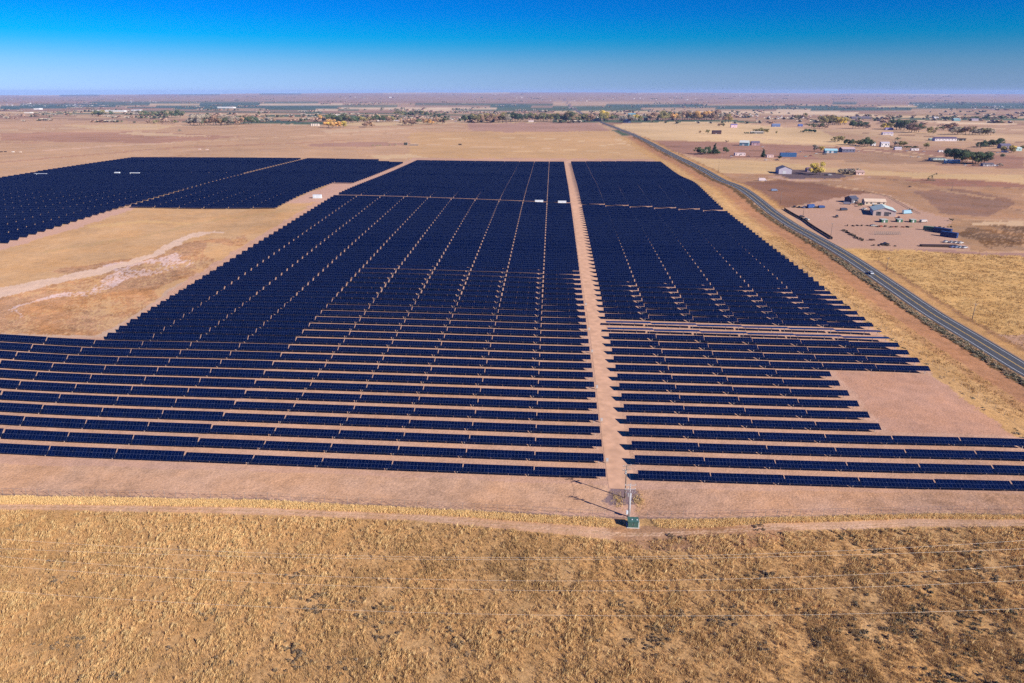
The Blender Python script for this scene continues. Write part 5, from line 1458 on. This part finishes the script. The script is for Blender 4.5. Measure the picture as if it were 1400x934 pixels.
def blades(X, Y, nb, hgt, spread, lean, cols, width, seed, name, label, cat="grass"):
    g = np.random.default_rng(seed)
    n = len(X)
    Z = height(X, Y)
    N = n * nb
    bx = np.repeat(X, nb) + g.normal(0, 1, N) * spread; by = np.repeat(Y, nb) + g.normal(0, 1, N) * spread; bz = np.repeat(Z, nb) - .03
    h = np.repeat(hgt, nb) * g.uniform(.6, 1.15, N)
    a = g.uniform(0, 6.28, N)
    lx = np.repeat(lean[:, 0], nb) * h + g.normal(0, .17, N) * h; ly = np.repeat(lean[:, 1], nb) * h + g.normal(0, .17, N) * h
    w = width * g.uniform(.6, 1.4, N)
    V = np.empty((N, 4, 3))
    V[:, 0] = np.stack([bx - np.cos(a) * w, by - np.sin(a) * w, bz], 1)
    V[:, 1] = np.stack([bx + np.cos(a) * w, by + np.sin(a) * w, bz], 1)
    V[:, 2] = np.stack([bx + lx * .5 + np.cos(a) * w * .7, by + ly * .5 + np.sin(a) * w * .7, bz + h * .62], 1)
    V[:, 3] = np.stack([bx + lx, by + ly, bz + h], 1)
    F = (np.arange(N)[:, None] * 4 + np.array([0, 1, 2, 3]))
    me = fast_mesh(name, V.reshape(-1, 3), F, [M_STRAW])
    C = np.repeat(cols, nb, 0) * g.uniform(.72, 1.28, N)[:, None]
    color_attr(me, "tint", np.repeat(C, 4, 0))
    o = link(name, me)
    tag(o, label, cat, None, "stuff")
    return o
g = np.random.default_rng(5)
Nc = 420000
X = g.uniform(-175, 150, Nc); Y = 72 + (160 - 72) * g.random(Nc)
px, py, zc = project(X, Y, height(X, Y))
cl = cl2 = None
keep = (px > -70) & (px < 1470) & (py < 985)
f_ = inpoly(px, py, FLD) & keep
cl = lownoise(X, Y, 4.0, 3) + .8 * lownoise(X, Y, 1.3, 4); cl2 = lownoise(X, Y, 22.0, 8)
f_ &= g.random(Nc) < np.clip(.62 + .5 * cl, .12, 1) * .85
Xf, Yf, c1, c2 = X[f_], Y[f_], cl[f_], cl2[f_]
straw, tan_, olive, rust = (np.array(alb(*c)) for c in ((246, 208, 146), (222, 180, 122), (168, 136, 80), (178, 128, 90)))
w1 = np.clip(.5 + .7 * c2, 0, 1)[:, None]; w2 = np.clip(.45 + .6 * c1 + g.normal(0, .2, len(c1)), 0, 1)[:, None]; w3 = (g.random(len(c1)) < .22)[:, None]
cols = (tan_ * (1 - w2) + straw * w2) * (.7 + .3 * w1) + olive * .3 * (1 - w1)
cols = cols * np.clip(1.0 + .2 * g.standard_normal(len(c1)), .6, 1.5)[:, None]
cols = np.where(w3, cols * .5 + rust * .45, cols)
ld = np.stack([.22 + .25 * c2, .30 + .15 * c1], 1)
cols = np.clip(cols * np.array([1.12, 1.07, 1.10]) * (1.0 + .22 * np.clip(c2, -1, 1))[:, None], 0, .8)
blades(Xf, Yf, 6, .50 + .24 * np.clip(c1, -1, 1), .16, ld, cols, .026, 11, "dry_grass", "tall golden dry grass covering the whole foreground in front of the rough track")
t_ = inpoly(px, py, FLD) & keep & (g.random(Nc) < .075 * np.clip(.4 + 1.1 * cl2 + .7 * cl, .12, 2.2))
Xt, Yt = X[t_], Y[t_]
ww = g.random(len(Xt))[:, None]
blades(Xt, Yt, 9, .85 + .25 * g.random(len(Xt)), .12, np.stack([.32 + .12 * cl2[t_], .22 + 0 * cl2[t_]], 1), np.clip(1.12 * np.array(alb(250, 218, 160)) * ww + np.array(alb(226, 182, 124)) * (1 - ww), 0, .8), .03, 19, "tall_grass",
       "taller pale straw tufts leaning with the wind through the foreground grass")
s_ = (inpoly(px, py, STRIP) | inpoly(px, py, STRIP2)) & keep & (g.random(Nc) < .95)
Xs, Ys = X[s_], Y[s_]
gold = 1.25 * np.array(alb(255, 222, 160)); gold2 = 1.2 * np.array(alb(244, 202, 142))
ww = g.random(len(Xs))[:, None]
blades(Xs, Ys, 9, .62 + .15 * cl[s_], .22, np.stack([.15 + .1 * cl[s_], .1 + 0 * cl[s_]], 1), gold * ww + gold2 * (1 - ww), .032, 12, "yellow_grass_strip",
       "narrow strip of taller yellow grass between the fence and the rough track")
Ng = 60000
X = g.uniform(150, 420, Ng); Y = g.uniform(215, 500, Ng)
px, py, zc = project(X, Y, height(X, Y))
k = (((px < 1440) & (px > 800) & inpoly(px, py, GOLD) & (X > 204)) | ((px < 1440) & (X > 152) & (X < 165))) & (g.random(Ng) < np.clip(.5 + .6 * lownoise(X, Y, 6, 9), .08, 1))
Xg, Yg = X[k], Y[k]
ww = g.random(len(Xg))[:, None]
blades(Xg, Yg, 7, np.full(len(Xg), .7), .45, np.tile([.2, .1], (len(Xg), 1)), np.array(alb(234, 192, 128)) * ww + np.array(alb(196, 150, 100)) * (1 - ww), .07, 13, "golden_tussock_grass",
       "golden tussock grass on the field right of the highway and along its verge")

def scrub():
    g = np.random.default_rng(17)
    VV, FF, CC = [], [], []; n0 = 0
    cols_ = [(.27, .195, .125), (.20, .145, .095), (.35, .26, .17)]
    dark_ = [(.14, .13, .085), (.10, .095, .065), (.20, .17, .12)]
    bases = [leaf_cloud(220, 'bush', 60 + i, cols_) for i in range(3)] + [leaf_cloud(150, 'bush', 70 + i, dark_) for i in range(2)]
    pts = []
    for poly, dens in SCRUB:
        xs = [p[0] for p in poly]; ys = [p[1] for p in poly]
        A = (max(xs) - min(xs)) * (max(ys) - min(ys))
        m = int(A * dens / 520)
        cx, cy = g.uniform(min(xs), max(xs), m), g.uniform(min(ys), max(ys), m)
        ok = inpoly(cx, cy, poly)
        for x, y in zip(cx[ok], cy[ok]):
            q = at(x, y)
            if q[1] > 72: pts.append((q, g.integers(3, 13)))
    for q, m in pts:
        for _ in range(int(m)):
            x, y = q[0] + g.normal(0, 1.5), q[1] + g.normal(0, 1.0)
            ppx, ppy, _z = project(x, y, hz(x, y))
            if not inpoly(np.array([ppx]), np.array([ppy]), FLD)[0] and not (880 < ppx < 1110): continue
            s = g.uniform(.3, .85); k = int(g.integers(0, 5 if ppx > 1120 else 3))
            v, f, c = bases[k]
            a = g.uniform(0, 6.28); R_ = np.array([[math.cos(a), -math.sin(a), 0], [math.sin(a), math.cos(a), 0], [0, 0, 1]])
            v = (v * np.array([1.25, 1.25, .9]) * s) @ R_.T + np.array([x, y, hz(x, y) - .05])
            VV.append(v); FF.append(f + n0); CC.append(c * .62 * g.uniform(.75, 1.15)); n0 += len(v)
    # weeds along the highway ditch and the array's verge
    for i in range(900):
        y = g.uniform(225, 440) if g.random() < .85 else g.uniform(440, 620)
        x = g.normal(180.5, 1.3)
        s = g.uniform(.6, 1.7)
        v, f, c = bases[int(g.integers(2, 5))]
        v = v * np.array([1.2, 1.2, .8]) * s + np.array([x, y, hz(x, y) - .1])
        VV.append(v); FF.append(f + n0); CC.append(c); n0 += len(v)
    for i in range(260):
        y = g.uniform(180, 930); x = g.normal(148.5, .8); s = g.uniform(.4, 1.1)
        v, f, c = bases[int(g.integers(0, 5))]
        v = v * np.array([1.2, 1.2, .8]) * s + np.array([x, y, hz(x, y) - .1])
        VV.append(v); FF.append(f + n0); CC.append(c * 1.2); n0 += len(v)
    me = fast_mesh("scrub", np.concatenate(VV), np.concatenate(FF), [M_LEAF]); color_attr(me, "tint", np.concatenate(CC))
    tag(link("scrub", me), "grey brown scrub clumps scattered through the dry grass and along the highway ditch", "scrub", None, "stuff")
scrub()
# yellow weeds around the brown pole
X = g.normal(0, .8, 500) + x2_ + np.where(g.random(500) < .5, -1.6, 3.6); Y = g.normal(y2_ - 1.5, 1.7, 500)
ww = g.random(500)[:, None]
X, Y = X[:90], Y[:90]; ww = ww[:90]
blades(X, Y, 8, np.full(90, .6), .3, np.tile([.1, .1], (90, 1)), np.array(alb(255, 222, 150)) * ww + np.array(alb(220, 180, 120)) * (1 - ww), .04, 15, "weeds",
       "yellow weeds growing around the foot of the brown pole")

# ---------------------------------------------------------------- haze
def haze():
    m = bpy.data.materials.new("haze"); m.use_nodes = True
    nt = m.node_tree; nt.nodes.clear()
    o = nt.nodes.new("ShaderNodeOutputMaterial"); v = nt.nodes.new("ShaderNodeVolumePrincipled")
    v.inputs['Color'].default_value = (.40, .56, 1.0, 1)
    v.inputs['Density'].default_value = HAZE_D
    v.inputs['Anisotropy'].default_value = 0.0
    nt.links.new(v.outputs[0], o.inputs['Volume'])
    b = MB(); b.box(-26000, 26000, -420, 28200, -95, 135)
    tag(b.build("haze", m), "thin bluish air haze over the whole plain", "haze", None, "stuff")
HAZE_D = 2.9e-5
haze()
